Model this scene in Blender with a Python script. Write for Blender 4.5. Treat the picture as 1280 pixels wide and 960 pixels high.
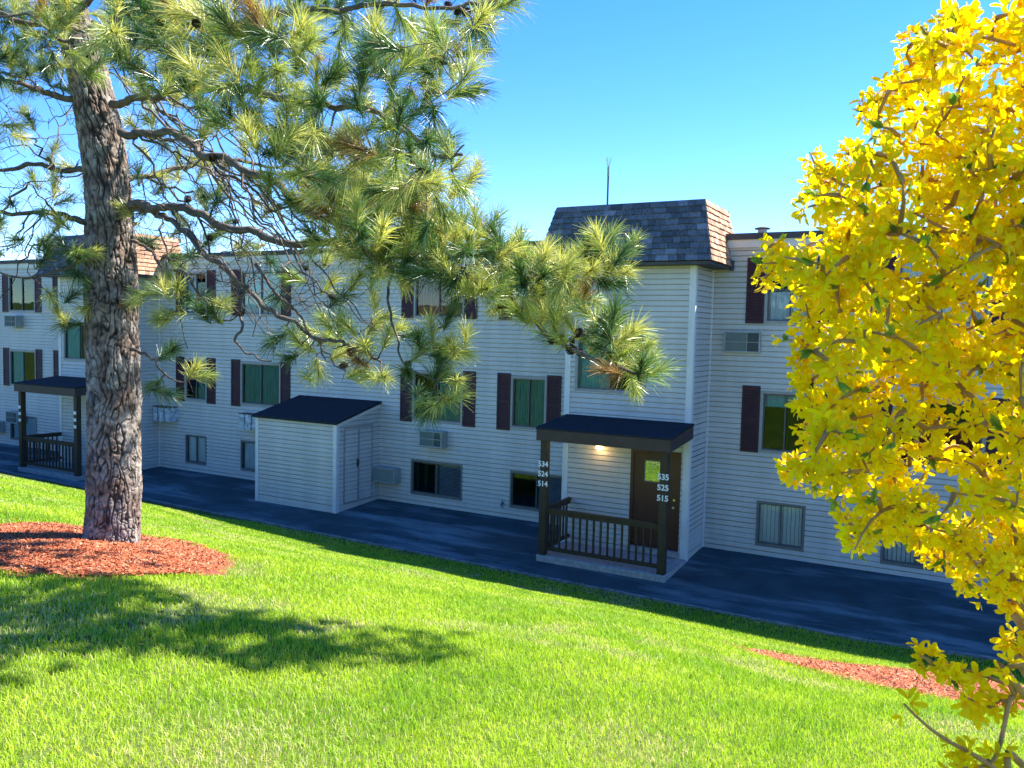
import bpy, bmesh, math, random
import numpy as np
from mathutils import Vector, Matrix, noise as mnoise
R = math.radians
random.seed(7); rng = np.random.default_rng(7)
scene = bpy.context.scene
for o in list(bpy.data.objects): bpy.data.objects.remove(o)
C = scene.collection

# ------------------------------------------------------------------ camera
FPX = 1035.0; YAW = -0.504617723; PITCH = -0.0630449486; ROLL = 0.0232582235
CAM = Vector((0.0, -17.76639, 4.60861341))
_r = Vector((math.cos(YAW), -math.sin(YAW), 0))
FW = Vector((math.sin(YAW)*math.cos(PITCH), math.cos(YAW)*math.cos(PITCH), math.sin(PITCH)))
_u = _r.cross(FW)
RT = math.cos(ROLL)*_r + math.sin(ROLL)*_u
UP = -math.sin(ROLL)*_r + math.cos(ROLL)*_u
def at(px, py, t):
    """world point seen at photograph pixel (1280x960) at depth t metres"""
    return CAM + t*(FW + RT*((px-640)/FPX) - UP*((py-480)/FPX))
cd = bpy.data.cameras.new('camera'); cam = bpy.data.objects.new('camera', cd); C.objects.link(cam)
cam.matrix_world = Matrix(((RT.x, UP.x, -FW.x, CAM.x), (RT.y, UP.y, -FW.y, CAM.y), (RT.z, UP.z, -FW.z, CAM.z), (0, 0, 0, 1)))
cd.sensor_width = 36; cd.lens = FPX/1280*36; cd.clip_start = 0.05; cd.clip_end = 3000
cd.dof.use_dof = True; cd.dof.focus_distance = 12.0; cd.dof.aperture_fstop = 20
scene.camera = cam

# ------------------------------------------------------------------ light
SUN = Vector((0.46, 0.69, 1.0)).normalized()
EL = math.asin(SUN.z); AZ = math.atan2(SUN.x, SUN.y)
w = bpy.data.worlds.new('World'); scene.world = w; w.use_nodes = True
nt = w.node_tree; nt.nodes.clear()
sky = nt.nodes.new('ShaderNodeTexSky'); sky.sky_type = 'NISHITA'; sky.sun_disc = False
sky.sun_elevation = EL; sky.sun_rotation = AZ; sky.altitude = 1800; sky.air_density = 0.95; sky.dust_density = 0.0; sky.ozone_density = 3.0
hs = nt.nodes.new('ShaderNodeHueSaturation'); hs.inputs['Saturation'].default_value = 1.32; hs.inputs['Hue'].default_value = 0.512
bg = nt.nodes.new('ShaderNodeBackground'); bg.inputs['Strength'].default_value = 0.120
wo = nt.nodes.new('ShaderNodeOutputWorld')
nt.links.new(sky.outputs[0], hs.inputs['Color']); nt.links.new(hs.outputs[0], bg.inputs[0]); nt.links.new(bg.outputs[0], wo.inputs[0])
sl = bpy.data.lights.new('sun', 'SUN'); sl.energy = 5.0; sl.angle = R(0.55); sl.color = (1.0, 0.95, 0.86)
so = bpy.data.objects.new('sun', sl); C.objects.link(so)
so.rotation_euler = SUN.to_track_quat('Z', 'Y').to_euler()
vs = scene.view_settings
vs.view_transform = 'Standard'; vs.look = 'None'; vs.gamma = 1.0; vs.exposure = 1.76; vs.use_curve_mapping = False
scene.render.engine = 'CYCLES'
scene.cycles.max_bounces = 7; scene.cycles.transparent_max_bounces = 16

# ------------------------------------------------------------------ helpers
class MB:
    """collects faces of one mesh"""
    def __init__(s): s.v = []; s.f = []; s.m = []; s.mi = 0
    def poly(s, pts):
        n = len(s.v); s.v += [tuple(p) for p in pts]; s.f.append(tuple(range(n, n+len(pts)))); s.m.append(s.mi)
    def box(s, a, b):
        x0, y0, z0 = a; x1, y1, z1 = b
        n = len(s.v)
        s.v += [(x0,y0,z0),(x1,y0,z0),(x1,y1,z0),(x0,y1,z0),(x0,y0,z1),(x1,y0,z1),(x1,y1,z1),(x0,y1,z1)]
        for q in ((0,3,2,1),(4,5,6,7),(0,1,5,4),(1,2,6,5),(2,3,7,6),(3,0,4,7)):
            s.f.append(tuple(n+i for i in q)); s.m.append(s.mi)
    def hexa(s, p):   # 8 points: bottom loop, top loop
        n = len(s.v); s.v += [tuple(q) for q in p]
        for q in ((0,3,2,1),(4,5,6,7),(0,1,5,4),(1,2,6,5),(2,3,7,6),(3,0,4,7)):
            s.f.append(tuple(n+i for i in q)); s.m.append(s.mi)
    def tube(s, pts, rad, sides=6, cap=True):
        pts = [Vector(p) for p in pts]; n0 = len(s.v); k = len(pts)
        ref = Vector((0.3, 0.2, 0.93))
        for i, p in enumerate(pts):
            d = (pts[min(i+1, k-1)] - pts[max(i-1, 0)])
            if d.length < 1e-9: d = Vector((0, 0, 1))
            d.normalize()
            if abs(d.dot(ref)) > 0.97: a = d.cross(Vector((1, 0, 0))).normalized()
            else: a = d.cross(ref).normalized()
            b = d.cross(a); r = rad[i] if hasattr(rad, '__len__') else rad
            for j in range(sides):
                t = 2*math.pi*j/sides
                s.v.append(tuple(p + a*(r*math.cos(t)) + b*(r*math.sin(t))))
        for i in range(k-1):
            for j in range(sides):
                j2 = (j+1) % sides
                s.f.append((n0+i*sides+j, n0+i*sides+j2, n0+(i+1)*sides+j2, n0+(i+1)*sides+j)); s.m.append(s.mi)
        if cap:
            s.f.append(tuple(n0+j for j in reversed(range(sides)))); s.m.append(s.mi)
            s.f.append(tuple(n0+(k-1)*sides+j for j in range(sides))); s.m.append(s.mi)
    def build(s, name, mats, parent=None, smooth=False, bevel=0):
        me = bpy.data.meshes.new(name); me.from_pydata(s.v, [], s.f)
        if not isinstance(mats, (list, tuple)): mats = [mats]
        for m in mats: me.materials.append(m)
        me.polygons.foreach_set('material_index', s.m)
        if smooth: me.polygons.foreach_set('use_smooth', [True]*len(s.f))
        me.update()
        o = bpy.data.objects.new(name, me); C.objects.link(o)
        if parent: o.parent = parent
        if bevel:
            b = o.modifiers.new('bevel', 'BEVEL'); b.width = bevel; b.segments = 2; b.limit_method = 'ANGLE'
        return o

def tag(o, label=None, cat=None, group=None, kind=None):
    if label: o['label'] = label
    if cat: o['category'] = cat
    if group: o['group'] = group
    if kind: o['kind'] = kind
    return o
def empty(name, loc, label=None, cat=None, group=None):
    o = bpy.data.objects.new(name, None); C.objects.link(o); o.location = loc; o.empty_display_size = .2
    return tag(o, label, cat, group)
def own(o, parent):   # parent while the child's mesh is written in world coordinates
    o.parent = parent; o.matrix_parent_inverse = Matrix.Translation(-Vector(parent.location))
    return o
def copy_tree(o, parent=None):
    c = o.copy(); C.objects.link(c)
    if parent: c.parent = parent
    for ch in list(o.children): copy_tree(ch, c)
    return c

# ------------------------------------------------------------------ materials
def mat(name, col, rough=0.6, spec=0.4, metal=0.0, noise=0.0, scale=8.0, bump=0.0, bscale=60.0, col2=None, detail=5, stretch=None):
    m = bpy.data.materials.new(name); m.use_nodes = True; n = m.node_tree; b = n.nodes['Principled BSDF']
    b.inputs['Base Color'].default_value = (*col, 1); b.inputs['Roughness'].default_value = rough
    b.inputs['Specular IOR Level'].default_value = spec; b.inputs['Metallic'].default_value = metal
    geo = n.nodes.new('ShaderNodeNewGeometry'); src = geo.outputs['Position']
    if stretch:
        mp = n.nodes.new('ShaderNodeMapping'); mp.inputs['Scale'].default_value = stretch
        n.links.new(src, mp.inputs[0]); src = mp.outputs[0]
    if noise or col2:
        t = n.nodes.new('ShaderNodeTexNoise'); t.inputs['Scale'].default_value = scale; t.inputs['Detail'].default_value = detail
        n.links.new(src, t.inputs['Vector'])
        mx = n.nodes.new('ShaderNodeMix'); mx.data_type = 'RGBA'
        c2 = col2 if col2 else tuple(c*(1-noise) for c in col)
        c1 = col if col2 else tuple(min(1, c*(1+noise)) for c in col)
        mx.inputs[6].default_value = (*c1, 1); mx.inputs[7].default_value = (*c2, 1)
        rp = n.nodes.new('ShaderNodeMapRange'); rp.inputs[1].default_value = 0.32; rp.inputs[2].default_value = 0.68
        n.links.new(t.outputs['Fac'], rp.inputs[0]); n.links.new(rp.outputs[0], mx.inputs[0]); n.links.new(mx.outputs[2], b.inputs['Base Color'])
    if bump:
        t2 = n.nodes.new('ShaderNodeTexNoise'); t2.inputs['Scale'].default_value = bscale; t2.inputs['Detail'].default_value = 4
        n.links.new(src, t2.inputs['Vector'])
        bp = n.nodes.new('ShaderNodeBump'); bp.inputs['Strength'].default_value = bump; bp.inputs['Distance'].default_value = 0.01
        n.links.new(t2.outputs['Fac'], bp.inputs['Height']); n.links.new(bp.outputs[0], b.inputs['Normal'])
    return m

def attr_mat(name, attr, rough=0.5, spec=0.3, trans=0.0, trans_tint=(1, 1, 1)):
    """base colour from a per-piece colour attribute; translucent for leaves and petals"""
    m = bpy.data.materials.new(name); m.use_nodes = True; n = m.node_tree; b = n.nodes['Principled BSDF']
    a = n.nodes.new('ShaderNodeAttribute'); a.attribute_name = attr
    n.links.new(a.outputs['Color'], b.inputs['Base Color']); b.inputs['Roughness'].default_value = rough
    b.inputs['Specular IOR Level'].default_value = spec
    if trans:
        tr = n.nodes.new('ShaderNodeBsdfTranslucent')
        mm = n.nodes.new('ShaderNodeMix'); mm.data_type = 'RGBA'; mm.blend_type = 'MULTIPLY'; mm.inputs[0].default_value = 1
        mm.inputs[7].default_value = (*trans_tint, 1); n.links.new(a.outputs['Color'], mm.inputs[6]); n.links.new(mm.outputs[2], tr.inputs[0])
        mx = n.nodes.new('ShaderNodeMixShader'); mx.inputs[0].default_value = trans
        n.links.new(b.outputs[0], mx.inputs[1]); n.links.new(tr.outputs[0], mx.inputs[2])
        n.links.new(mx.outputs[0], n.nodes['Material Output'].inputs['Surface'])
    return m

def glass_mat(name, tint, refl):
    m = bpy.data.materials.new(name); m.use_nodes = True; n = m.node_tree; n.nodes.remove(n.nodes['Principled BSDF'])
    g = n.nodes.new('ShaderNodeBsdfGlossy'); g.inputs['Roughness'].default_value = 0.015
    g.inputs['Color'].default_value = (0.62, 0.78, 0.74, 1)
    t = n.nodes.new('ShaderNodeBsdfTransparent'); t.inputs['Color'].default_value = (*tint, 1)
    f = n.nodes.new('ShaderNodeFresnel'); f.inputs['IOR'].default_value = 1.5
    ad = n.nodes.new('ShaderNodeMath'); ad.operation = 'ADD'; ad.inputs[1].default_value = refl; ad.use_clamp = True
    tx = n.nodes.new('ShaderNodeTexNoise'); tx.inputs['Scale'].default_value = 1.3
    bp = n.nodes.new('ShaderNodeBump'); bp.inputs['Strength'].default_value = 0.05; bp.inputs['Distance'].default_value = 0.05
    n.links.new(tx.outputs['Fac'], bp.inputs['Height']); n.links.new(bp.outputs[0], g.inputs['Normal'])
    mx = n.nodes.new('ShaderNodeMixShader')
    n.links.new(f.outputs[0], ad.inputs[0]); n.links.new(ad.outputs[0], mx.inputs[0])
    n.links.new(t.outputs[0], mx.inputs[1]); n.links.new(g.outputs[0], mx.inputs[2]); n.links.new(mx.outputs[0], n.nodes['Material Output'].inputs['Surface'])
    return m

M = {}
M['siding'] = mat('vinyl_siding', (0.56, 0.53, 0.475), 0.5, 0.35, noise=0.05, scale=0.9, bump=0.06, bscale=25, stretch=(0.35, 0.35, 2.2))
M['trim'] = mat('white_trim', (0.68, 0.67, 0.64), 0.5, 0.35, noise=0.05, scale=3)
M['fascia'] = mat('roof_fascia', (0.62, 0.60, 0.55), 0.55, noise=0.06, scale=2)
M['roofedge'] = mat('dark_roof_edge', (0.055, 0.055, 0.06), 0.7, noise=0.2, scale=6)
M['roof'] = mat('roof_membrane', (0.075, 0.075, 0.08), 0.9, noise=0.3, scale=3)
M['shutter'] = mat('plum_shutter', (0.050, 0.016, 0.022), 0.55, 0.3, noise=0.12, scale=5)
M['frame'] = mat('window_frame', (0.30, 0.29, 0.27), 0.45, 0.4, noise=0.08, scale=9)
M['lowframe'] = mat('basement_frame', (0.16, 0.16, 0.15), 0.45, 0.4, noise=0.1, scale=9)
M['darkframe'] = mat('window_sash', (0.10, 0.10, 0.095), 0.45, 0.4, noise=0.15, scale=9)
M['glass'] = glass_mat('window_glass', (0.80, 0.88, 0.92), 0.01)
M['glassg'] = glass_mat('window_glass_tinted', (0.36, 0.66, 0.68), 0.0)
M['curtain'] = mat('curtain_cloth', (0.66, 0.70, 0.72), 0.9, 0.1, noise=0.15, scale=6, stretch=(6, 6, 0.4))
M['teal'] = mat('green_curtain_cloth', (0.05, 0.36, 0.40), 0.9, 0.1, noise=0.25, scale=5, stretch=(6, 6, 0.4))
M['red'] = mat('rust_curtain_cloth', (0.50, 0.17, 0.13), 0.9, 0.1, noise=0.15, scale=6, stretch=(6, 6, 0.4))
M['blind'] = mat('vinyl_blind', (0.82, 0.82, 0.78), 0.6, 0.2, noise=0.05)
M['dblind'] = mat('dark_vinyl_blind', (0.22, 0.24, 0.30), 0.6, 0.2, noise=0.15)
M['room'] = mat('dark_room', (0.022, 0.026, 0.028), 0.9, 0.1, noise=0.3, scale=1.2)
M['brown'] = mat('brown_porch_paint', (0.050, 0.034, 0.019), 0.6, 0.3, noise=0.18, scale=7, bump=0.15, bscale=30, stretch=(3, 3, 1))
M['fasciab'] = mat('brown_fascia_paint', (0.060, 0.040, 0.034), 0.6, 0.3, noise=0.12, scale=4)
M['shingle'] = mat('porch_roof_felt', (0.022, 0.025, 0.033), 0.9, 0.15, noise=0.25, scale=14, bump=0.4, bscale=120)
M['door'] = mat('dark_brown_door', (0.075, 0.022, 0.014), 0.4, 0.4, noise=0.12, scale=4, stretch=(2, 2, 0.5))
M['concrete'] = mat('concrete', (0.34, 0.33, 0.31), 0.9, 0.2, noise=0.2, scale=12, bump=0.3, bscale=90)
M['brass'] = mat('brass', (0.75, 0.6, 0.3), 0.3, 0.5, metal=0.9)
M['white'] = mat('white_paint', (0.8, 0.8, 0.78), 0.5)
M['acbody'] = mat('ac_metal', (0.34, 0.36, 0.33), 0.5, 0.4, noise=0.14, scale=6)
M['acdark'] = mat('ac_coil', (0.055, 0.065, 0.06), 0.6, 0.4, noise=0.2, scale=40)
M['acmesh'] = mat('ac_fins', (0.20, 0.24, 0.22), 0.55, 0.4, noise=0.1, scale=40)
M['plastic'] = mat('plastic_wrap', (0.42, 0.47, 0.50), 0.25, 0.6, noise=0.35, scale=9, bump=0.8, bscale=18)
M['metal'] = mat('dark_metal', (0.06, 0.06, 0.065), 0.45, 0.5, metal=0.5)
def asphalt():
    m = mat('asphalt', (0.040, 0.068, 0.076), 0.85, 0.25, noise=0.25, scale=1.6, bump=0.5, bscale=70, detail=8)
    n = m.node_tree; b = n.nodes['Principled BSDF']
    geo = n.nodes.new('ShaderNodeNewGeometry'); mp = n.nodes.new('ShaderNodeMapping'); mp.inputs['Scale'].default_value = (0.35, 1.6, 1)
    mp.inputs['Rotation'].default_value = (0, 0, 0.12)
    t = n.nodes.new('ShaderNodeTexNoise'); t.inputs['Scale'].default_value = 0.8; t.inputs['Detail'].default_value = 9; t.inputs['Roughness'].default_value = 0.65
    rp = n.nodes.new('ShaderNodeValToRGB'); rp.color_ramp.elements[0].position = 0.49; rp.color_ramp.elements[0].color = (0, 0, 0, 1)
    rp.color_ramp.elements[1].position = 0.74; rp.color_ramp.elements[1].color = (1, 1, 1, 1)
    old = b.inputs['Base Color'].links[0].from_socket
    mx = n.nodes.new('ShaderNodeMix'); mx.data_type = 'RGBA'; mx.inputs[7].default_value = (0.22, 0.28, 0.30, 1)
    n.links.new(geo.outputs['Position'], mp.inputs[0]); n.links.new(mp.outputs[0], t.inputs['Vector']); n.links.new(t.outputs['Fac'], rp.inputs[0])
    n.links.new(rp.outputs[0], mx.inputs[0]); n.links.new(old, mx.inputs[6]); n.links.new(mx.outputs[2], b.inputs['Base Color'])
    return m
M['asphalt'] = asphalt()
def speckle(m, scale, lo, hi, stretch, amt=1.0):
    n = m.node_tree; b = n.nodes['Principled BSDF']; old = b.inputs['Base Color'].links[0].from_socket
    geo = n.nodes.new('ShaderNodeNewGeometry'); mp = n.nodes.new('ShaderNodeMapping'); mp.inputs['Scale'].default_value = stretch
    t = n.nodes.new('ShaderNodeTexNoise'); t.inputs['Scale'].default_value = scale; t.inputs['Detail'].default_value = 6; t.inputs['Roughness'].default_value = .7
    mr = n.nodes.new('ShaderNodeMapRange'); mr.inputs[1].default_value = .3; mr.inputs[2].default_value = .7; mr.inputs[3].default_value = lo; mr.inputs[4].default_value = hi
    vm = n.nodes.new('ShaderNodeVectorMath'); vm.operation = 'SCALE'
    n.links.new(geo.outputs['Position'], mp.inputs[0]); n.links.new(mp.outputs[0], t.inputs['Vector']); n.links.new(t.outputs['Fac'], mr.inputs[0])
    n.links.new(old, vm.inputs[0]); n.links.new(mr.outputs[0], vm.inputs['Scale']); n.links.new(vm.outputs[0], b.inputs['Base Color'])
speckle(M['asphalt'], 60, .6, 1.5, (1, 1, 1)); speckle(M['siding'], 1.0, .86, 1.06, (2.2, 2.2, .25)); speckle(M['siding'], 5.0, .95, 1.03, (1, 1, 1)); speckle(M['trim'], 3.0, .88, 1.03, (3, 3, .5))
M['soil'] = mat('lawn_soil', (0.060, 0.110, 0.018), 0.95, 0.1, scale=2.5, col2=(0.095, 0.115, 0.03), bump=0.6, bscale=40, detail=8)
M['lamp'] = bpy.data.materials.new('lit_lamp'); M['lamp'].use_nodes = True
_b = M['lamp'].node_tree.nodes['Principled BSDF']; _b.inputs['Emission Color'].default_value = (1, 0.62, 0.25, 1); _b.inputs['Emission Strength'].default_value = 3.0

# ------------------------------------------------------------------ terrain
def H(x, y):
    x = np.asarray(x, float); y = np.asarray(y, float)
    e = EDGE(x); d = e-y
    s0, s1, dm, wd = .09, .22, 9.0, 1.0
    F = lambda d: s0*d - s1*wd*np.logaddexp(0, (dm-d)/wd)
    dd = np.clip(d, 0, 60)
    z = -.2+F(dd)-F(0)+.012*(-np.clip(x, -30, 5))*np.clip(dd/10, 0, 1) - (.36*np.clip((x+18)/6, .10, 1))*(1-np.exp(-dd/.9))*np.exp(-dd/6.5)
    z = z + (0.02*np.sin(x*1.7+y*.6)+.015*np.sin(x*.7-y*2.1+1))*np.clip(dd/3, 0, 1)
    return np.where(d <= 0, -.05*np.clip(-y, 0, 5), z)
def EDGE(x):
    return -3.6-.03*(np.clip(x, -40, 4)+4)+.16*np.clip(np.asarray(x, float)+1.2, 0, 6)
def h(x, y): return float(H(x, y))

MULCH = [(-6.92, -13.12, 1.45, 1.12, -0.45)]   # cx, cy, rx, ry, rot  (pine ring)
BED = None
def ell(x, y, m):
    cx, cy, rx, ry, a = m; dx = x-cx; dy = y-cy
    u = (dx*math.cos(a)+dy*math.sin(a))/rx; v = (-dx*math.sin(a)+dy*math.cos(a))/ry
    ang = np.arctan2(v, u)
    return np.sqrt(u*u+v*v)*(1+.05*np.sin(3*ang+1)+.04*np.sin(7*ang)+.02*np.sin(15*ang))
MULCH.append((0.95, -8.95, 2.75, 1.85, -0.06))   # bed on the slope

def grid_mesh(name, xs, ys, zf, m):
    X, Y = np.meshgrid(xs, ys); Z = zf(X, Y)
    me = bpy.data.meshes.new(name); nv = X.size
    co = np.stack([X, Y, Z], -1).reshape(-1, 3)
    nx, ny = len(xs), len(ys)
    i = np.arange(nx*ny).reshape(ny, nx)
    f = np.stack([i[:-1, :-1], i[:-1, 1:], i[1:, 1:], i[1:, :-1]], -1).reshape(-1, 4)
    arr_mesh(me, co, f)
    me.materials.append(m)
    me.polygons.foreach_set('use_smooth', np.ones(len(f), bool))
    o = bpy.data.objects.new(name, me); C.objects.link(o); return o
def arr_mesh(me, co, faces):
    """numpy mesh; faces (n,k)"""
    me.vertices.add(len(co)); me.vertices.foreach_set('co', np.asarray(co, np.float32).ravel())
    k = faces.shape[1]
    me.loops.add(faces.size); me.loops.foreach_set('vertex_index', faces.astype(np.int32).ravel())
    me.polygons.add(len(faces)); me.polygons.foreach_set('loop_start', np.arange(0, faces.size, k, dtype=np.int32))
    me.update(calc_edges=True)
xs = np.concatenate([[-600, -200, -90, -60], np.arange(-45, 20, .25), [25, 40, 80, 200, 600]])
ys = np.concatenate([[-600, -200, -90, -60, -45], np.arange(-36, -2.5, .2), [-2, 0, 3, 12, 30, 80, 200, 600]])
def zg(X, Y):
    Z = H(X, Y)
    return np.where(Y > EDGE(X)+.02, Z-.03, Z)
lawn = grid_mesh('lawn_ground', xs, ys, zg, M['soil']); lawn['kind'] = 'structure'
# asphalt drive: sheet from the building to the lawn edge
mb = MB(); n = 140
def pave_strip(x0, x1):
    px_ = np.linspace(x0, x1, n)
    ex = EDGE(px_)
    V = []
    for x, e in zip(px_, ex):
        for y in (2.0, 0.0, -1.0, -2.0, float(e)+.02): V.append((x, y, -.05*max(-y, 0)+.004))
    for i in range(n-1):
        for j in range(4):
            a = i*5+j; mb.f.append((a+1, a+6, a+5, a)); mb.m.append(0)
    mb.v = V
pave_strip(-60, 30)
pv = mb.build('pavement', M['asphalt']); pv['kind'] = 'structure'
# thin pale edging along the drive
mb = MB(); xx = np.linspace(-45, 12, 300)
for i in range(len(xx)-1):
    a, b = xx[i], xx[i+1]; ea, eb = float(EDGE(a))+.04, float(EDGE(b))+.04
    wa = .035+.03*abs(math.sin(a*3.1)+math.sin(a*7.7)*.5)*.6; wb = .035+.03*abs(math.sin(b*3.1)+math.sin(b*7.7)*.5)*.6
    za = .05*ea+.012; zb = .05*eb+.012
    mb.hexa([(a, ea-wa, za-.05), (b, eb-wb, zb-.05), (b, eb+wb, zb-.05), (a, ea+wa, za-.05), (a, ea-wa, za), (b, eb-wb, zb), (b, eb+wb, zb), (a, ea+wa, za)])
kb = mb.build('kerb_edging', mat('edging', (0.20, 0.20, 0.18), 0.95, 0.1, noise=0.4, scale=9, bump=0.5, bscale=60)); kb['kind'] = 'structure'

# ------------------------------------------------------------------ siding walls
CO = 0.111
def siding(mb, o, u, nrm, L, z0, z1, holes=(), umin=None, umax=None, phase=0.0):
    """lap siding as geometry. o: origin (x,y), u: unit direction, nrm: outward normal, holes (u0,u1,z0,z1)"""
    o = Vector((o[0], o[1])); u = Vector(u); nrm = Vector(nrm)
    k0 = math.floor((z0-phase)/CO); zs = {z0, z1}
    k = k0
    while phase+k*CO < z1:
        z = phase+k*CO
        if z > z0: zs.add(z)
        k += 1
    for hh in holes:
        for z in hh[2:4]:
            if z0 < z < z1: zs.add(z)
    for z in list(zs):
        t_ = (z-phase)/CO
        if abs(t_-round(t_)) < 1e-6 and z0 < z+CO*.82 < z1: zs.add(z+CO*.82)
    zs = sorted(zs)
    def P(a, z, off): q = o+u*a+nrm*off; return (q.x, q.y, z)
    def prof(z, top):
        t = (z-phase)/CO; fr = t-math.floor(t+1e-6)
        if top and fr < 1e-5: fr = 1.0
        return 0.026-0.014*fr if fr < .82 else -.014
    for za, zb in zip(zs[:-1], zs[1:]):
        if zb-za < 1e-5: continue
        zm = (za+zb)/2
        iv = [(0.0, L)]
        for h0, h1, a, b in holes:
            if a-1e-6 <= za and zb <= b+1e-6:
                nv = []
                for p, q in iv:
                    if h1 <= p or h0 >= q: nv.append((p, q)); continue
                    if h0 > p: nv.append((p, h0))
                    if h1 < q: nv.append((h1, q))
                iv = nv
        for p, q in iv:
            pa, pb, qa, qb = p, p, q, q
            if umin: pa, pb = max(p, umin(za)), max(p, umin(zb))
            if umax: qa, qb = min(q, umax(za)), min(q, umax(zb))
            if qa <= pa and qb <= pb: continue
            qa = max(qa, pa); qb = max(qb, pb)
            oa = prof(za, False); ob = 0.026-0.014*.82 if (oa > 0 and prof(zm, False) > 0 and prof(zb, True) < 0) else prof(zb, True)
            if abs((zb-phase)/CO-round((zb-phase)/CO)) < 1e-4: ob = oa if oa < 0 else ob
            mb.poly([P(pa, za, oa), P(qa, za, oa), P(qb, zb, ob), P(pb, zb, ob)])
            t = (za-phase)/CO
            if abs(t-round(t)) < 1e-4:   # butt lip under each course
                mb.poly([P(pa, za, -.014), P(qa, za, -.014), P(qa, za, oa), P(pa, za, oa)])

ZR = 6.49
XL, XR = -44.0, 9.0
TW = [(-26.0, -22.75), (-7.75, -4.95)]      # the two stair towers
TY = -1.25
bld = empty('apartment_building', (-15, 4, 0), 'three storey apartment building in pale grey lap siding with plum shutters and shingled stair towers', 'building')

# window table on the facade: (x0, x1, z0, z1, style, glass, shutters)
WF = [
 # right of the tower
 (-3.79, -2.83, 4.93, 6.20, 'blind_high', 'glass', 1), (-3.79, -2.83, 2.22, 3.47, 'dark_half', 'glassg', 1), (-3.79, -2.83, .23, 1.15, 'vert', 'glass', 0),
 (-1.30, .25, 4.93, 6.20, 'curtain', 'glass', 1), (-1.25, .30, 2.22, 3.47, 'dark', 'glassg', 1), (-1.35, -.10, .22, 1.15, 'vertdark', 'glass', 0),
 (4.0, 5.5, 2.22, 3.47, 'dark', 'glassg', 1), (4.0, 5.5, 4.93, 6.20, 'dark', 'glassg', 1),
 # between the towers
 (-9.80, -8.87, 4.93, 6.20, 'curtain', 'glassg', 1), (-9.80, -8.87, 2.27, 3.50, 'teal', 'glassg', 1), (-9.78, -8.36, .29, 1.18, 'darkblind', 'glass', 0),
 (-12.76, -11.25, 4.93, 6.20, 'red', 'glass', 1), (-12.76, -11.25, 2.24, 3.50, 'tealhalf', 'glassg', 1), (-12.78, -11.20, .29, 1.18, 'blinddark', 'glass', 0),
 (-19.07, -17.50, 4.93, 6.20, 'curtain', 'glass', 1), (-19.07, -17.50, 2.26, 3.50, 'teal', 'glassg', 1), (-19.07, -17.50, .28, 1.16, 'curtain', 'glass', 0),
 (-21.52, -20.57, 4.93, 6.20, 'curtain_half', 'glass', 1), (-21.52, -20.57, 2.26, 3.50, 'tealhalf', 'glassg', 1), (-21.50, -20.58, .27, 1.14, 'vert', 'glass', 0),
 # left of the far tower
 (-27.90, -26.95, 4.93, 6.20, 'curtain', 'glass', 1), (-27.90, -26.95, 2.22, 3.50, 'dark', 'glassg', 1),
 (-30.97, -29.40, 4.93, 6.20, 'dark', 'glass', 1), (-30.97, -29.40, 2.22, 3.50, 'curtain_half', 'glassg', 1), (-31.0, -29.38, .22, 1.12, 'curtain', 'glass', 0),
 (-36.2, -35.2, 2.22, 3.50, 'dark', 'glassg', 1), (-36.2, -35.2, 4.93, 6.20, 'dark', 'glass', 1), (-40.5, -39.0, 2.22, 3.50, 'teal', 'glassg', 1), (-40.5, -39.0, 4.93, 6.20, 'dark', 'glass', 1),
]
mb = MB()
segs = [(XL, TW[0][0]), (TW[0][1], TW[1][0]), (TW[1][1], XR)]
for a, b in segs:
    hs_ = [(w_[0]-a, w_[1]-a, w_[2], w_[3]) for w_ in WF if a <= w_[0] and w_[1] <= b]
    siding(mb, (a, 0), (1, 0), (0, -1), b-a, 0.0, ZR, hs_)
# reveals
for w_ in WF:
    x0, x1, z0, z1 = w_[:4]
    for q in ([(x0,-.0,z0),(x0,.1,z0),(x0,.1,z1),(x0,-.0,z1)], [(x1,-.0,z0),(x1,-.0,z1),(x1,.1,z1),(x1,.1,z0)],
              [(x0,-.0,z0),(x1,-.0,z0),(x1,.1,z0),(x0,.1,z0)], [(x0,-.0,z1),(x0,.1,z1),(x1,.1,z1),(x1,-.0,z1)]): mb.poly(q)
own(mb.build('siding_wall', M['siding']), bld)
mb = MB()
mb.box((XL, .12, -.3), (XR, .16, ZR-.1)); 
core = own(mb.build('wall_backing', M['room']), bld) if False else None
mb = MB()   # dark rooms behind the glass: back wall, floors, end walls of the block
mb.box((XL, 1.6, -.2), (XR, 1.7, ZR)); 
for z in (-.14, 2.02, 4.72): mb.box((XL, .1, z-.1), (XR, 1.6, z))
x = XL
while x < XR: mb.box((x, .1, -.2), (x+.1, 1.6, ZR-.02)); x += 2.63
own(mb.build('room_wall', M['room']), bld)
mb = MB()
mb.box((XL, 10.0, -.2), (XR, 10.2, ZR)); mb.box((XL-.1, 0.02, -.2), (XL, 10.2, ZR)); mb.box((XR, 0.02, -.2), (XR+.1, 10.2, ZR))
own(mb.build('rear_wall', M['siding']), bld)
# flat roof with fascia; cut round the towers
mb = MB(); mb.box((XL-.15, -.0, 6.60), (XR+.15, 10.3, 6.72)); own(mb.build('flat_roof', M['roof']), bld)
mb = MB(); mb2 = MB()
for a, b in segs:
    mb.box((a, -.06, ZR), (b, -.003, 6.655)); mb2.box((a, -.10, 6.655), (b, -.003, 6.785))
own(mb.build('fascia_board', M['fascia']), bld); own(mb2.build('roof_edge', M['roofedge']), bld)
mb = MB()
for a, b in segs: mb.box((a, -.02, -.06), (b, .05, .0))
own(mb.build('foundation', M['concrete']), bld)

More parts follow.
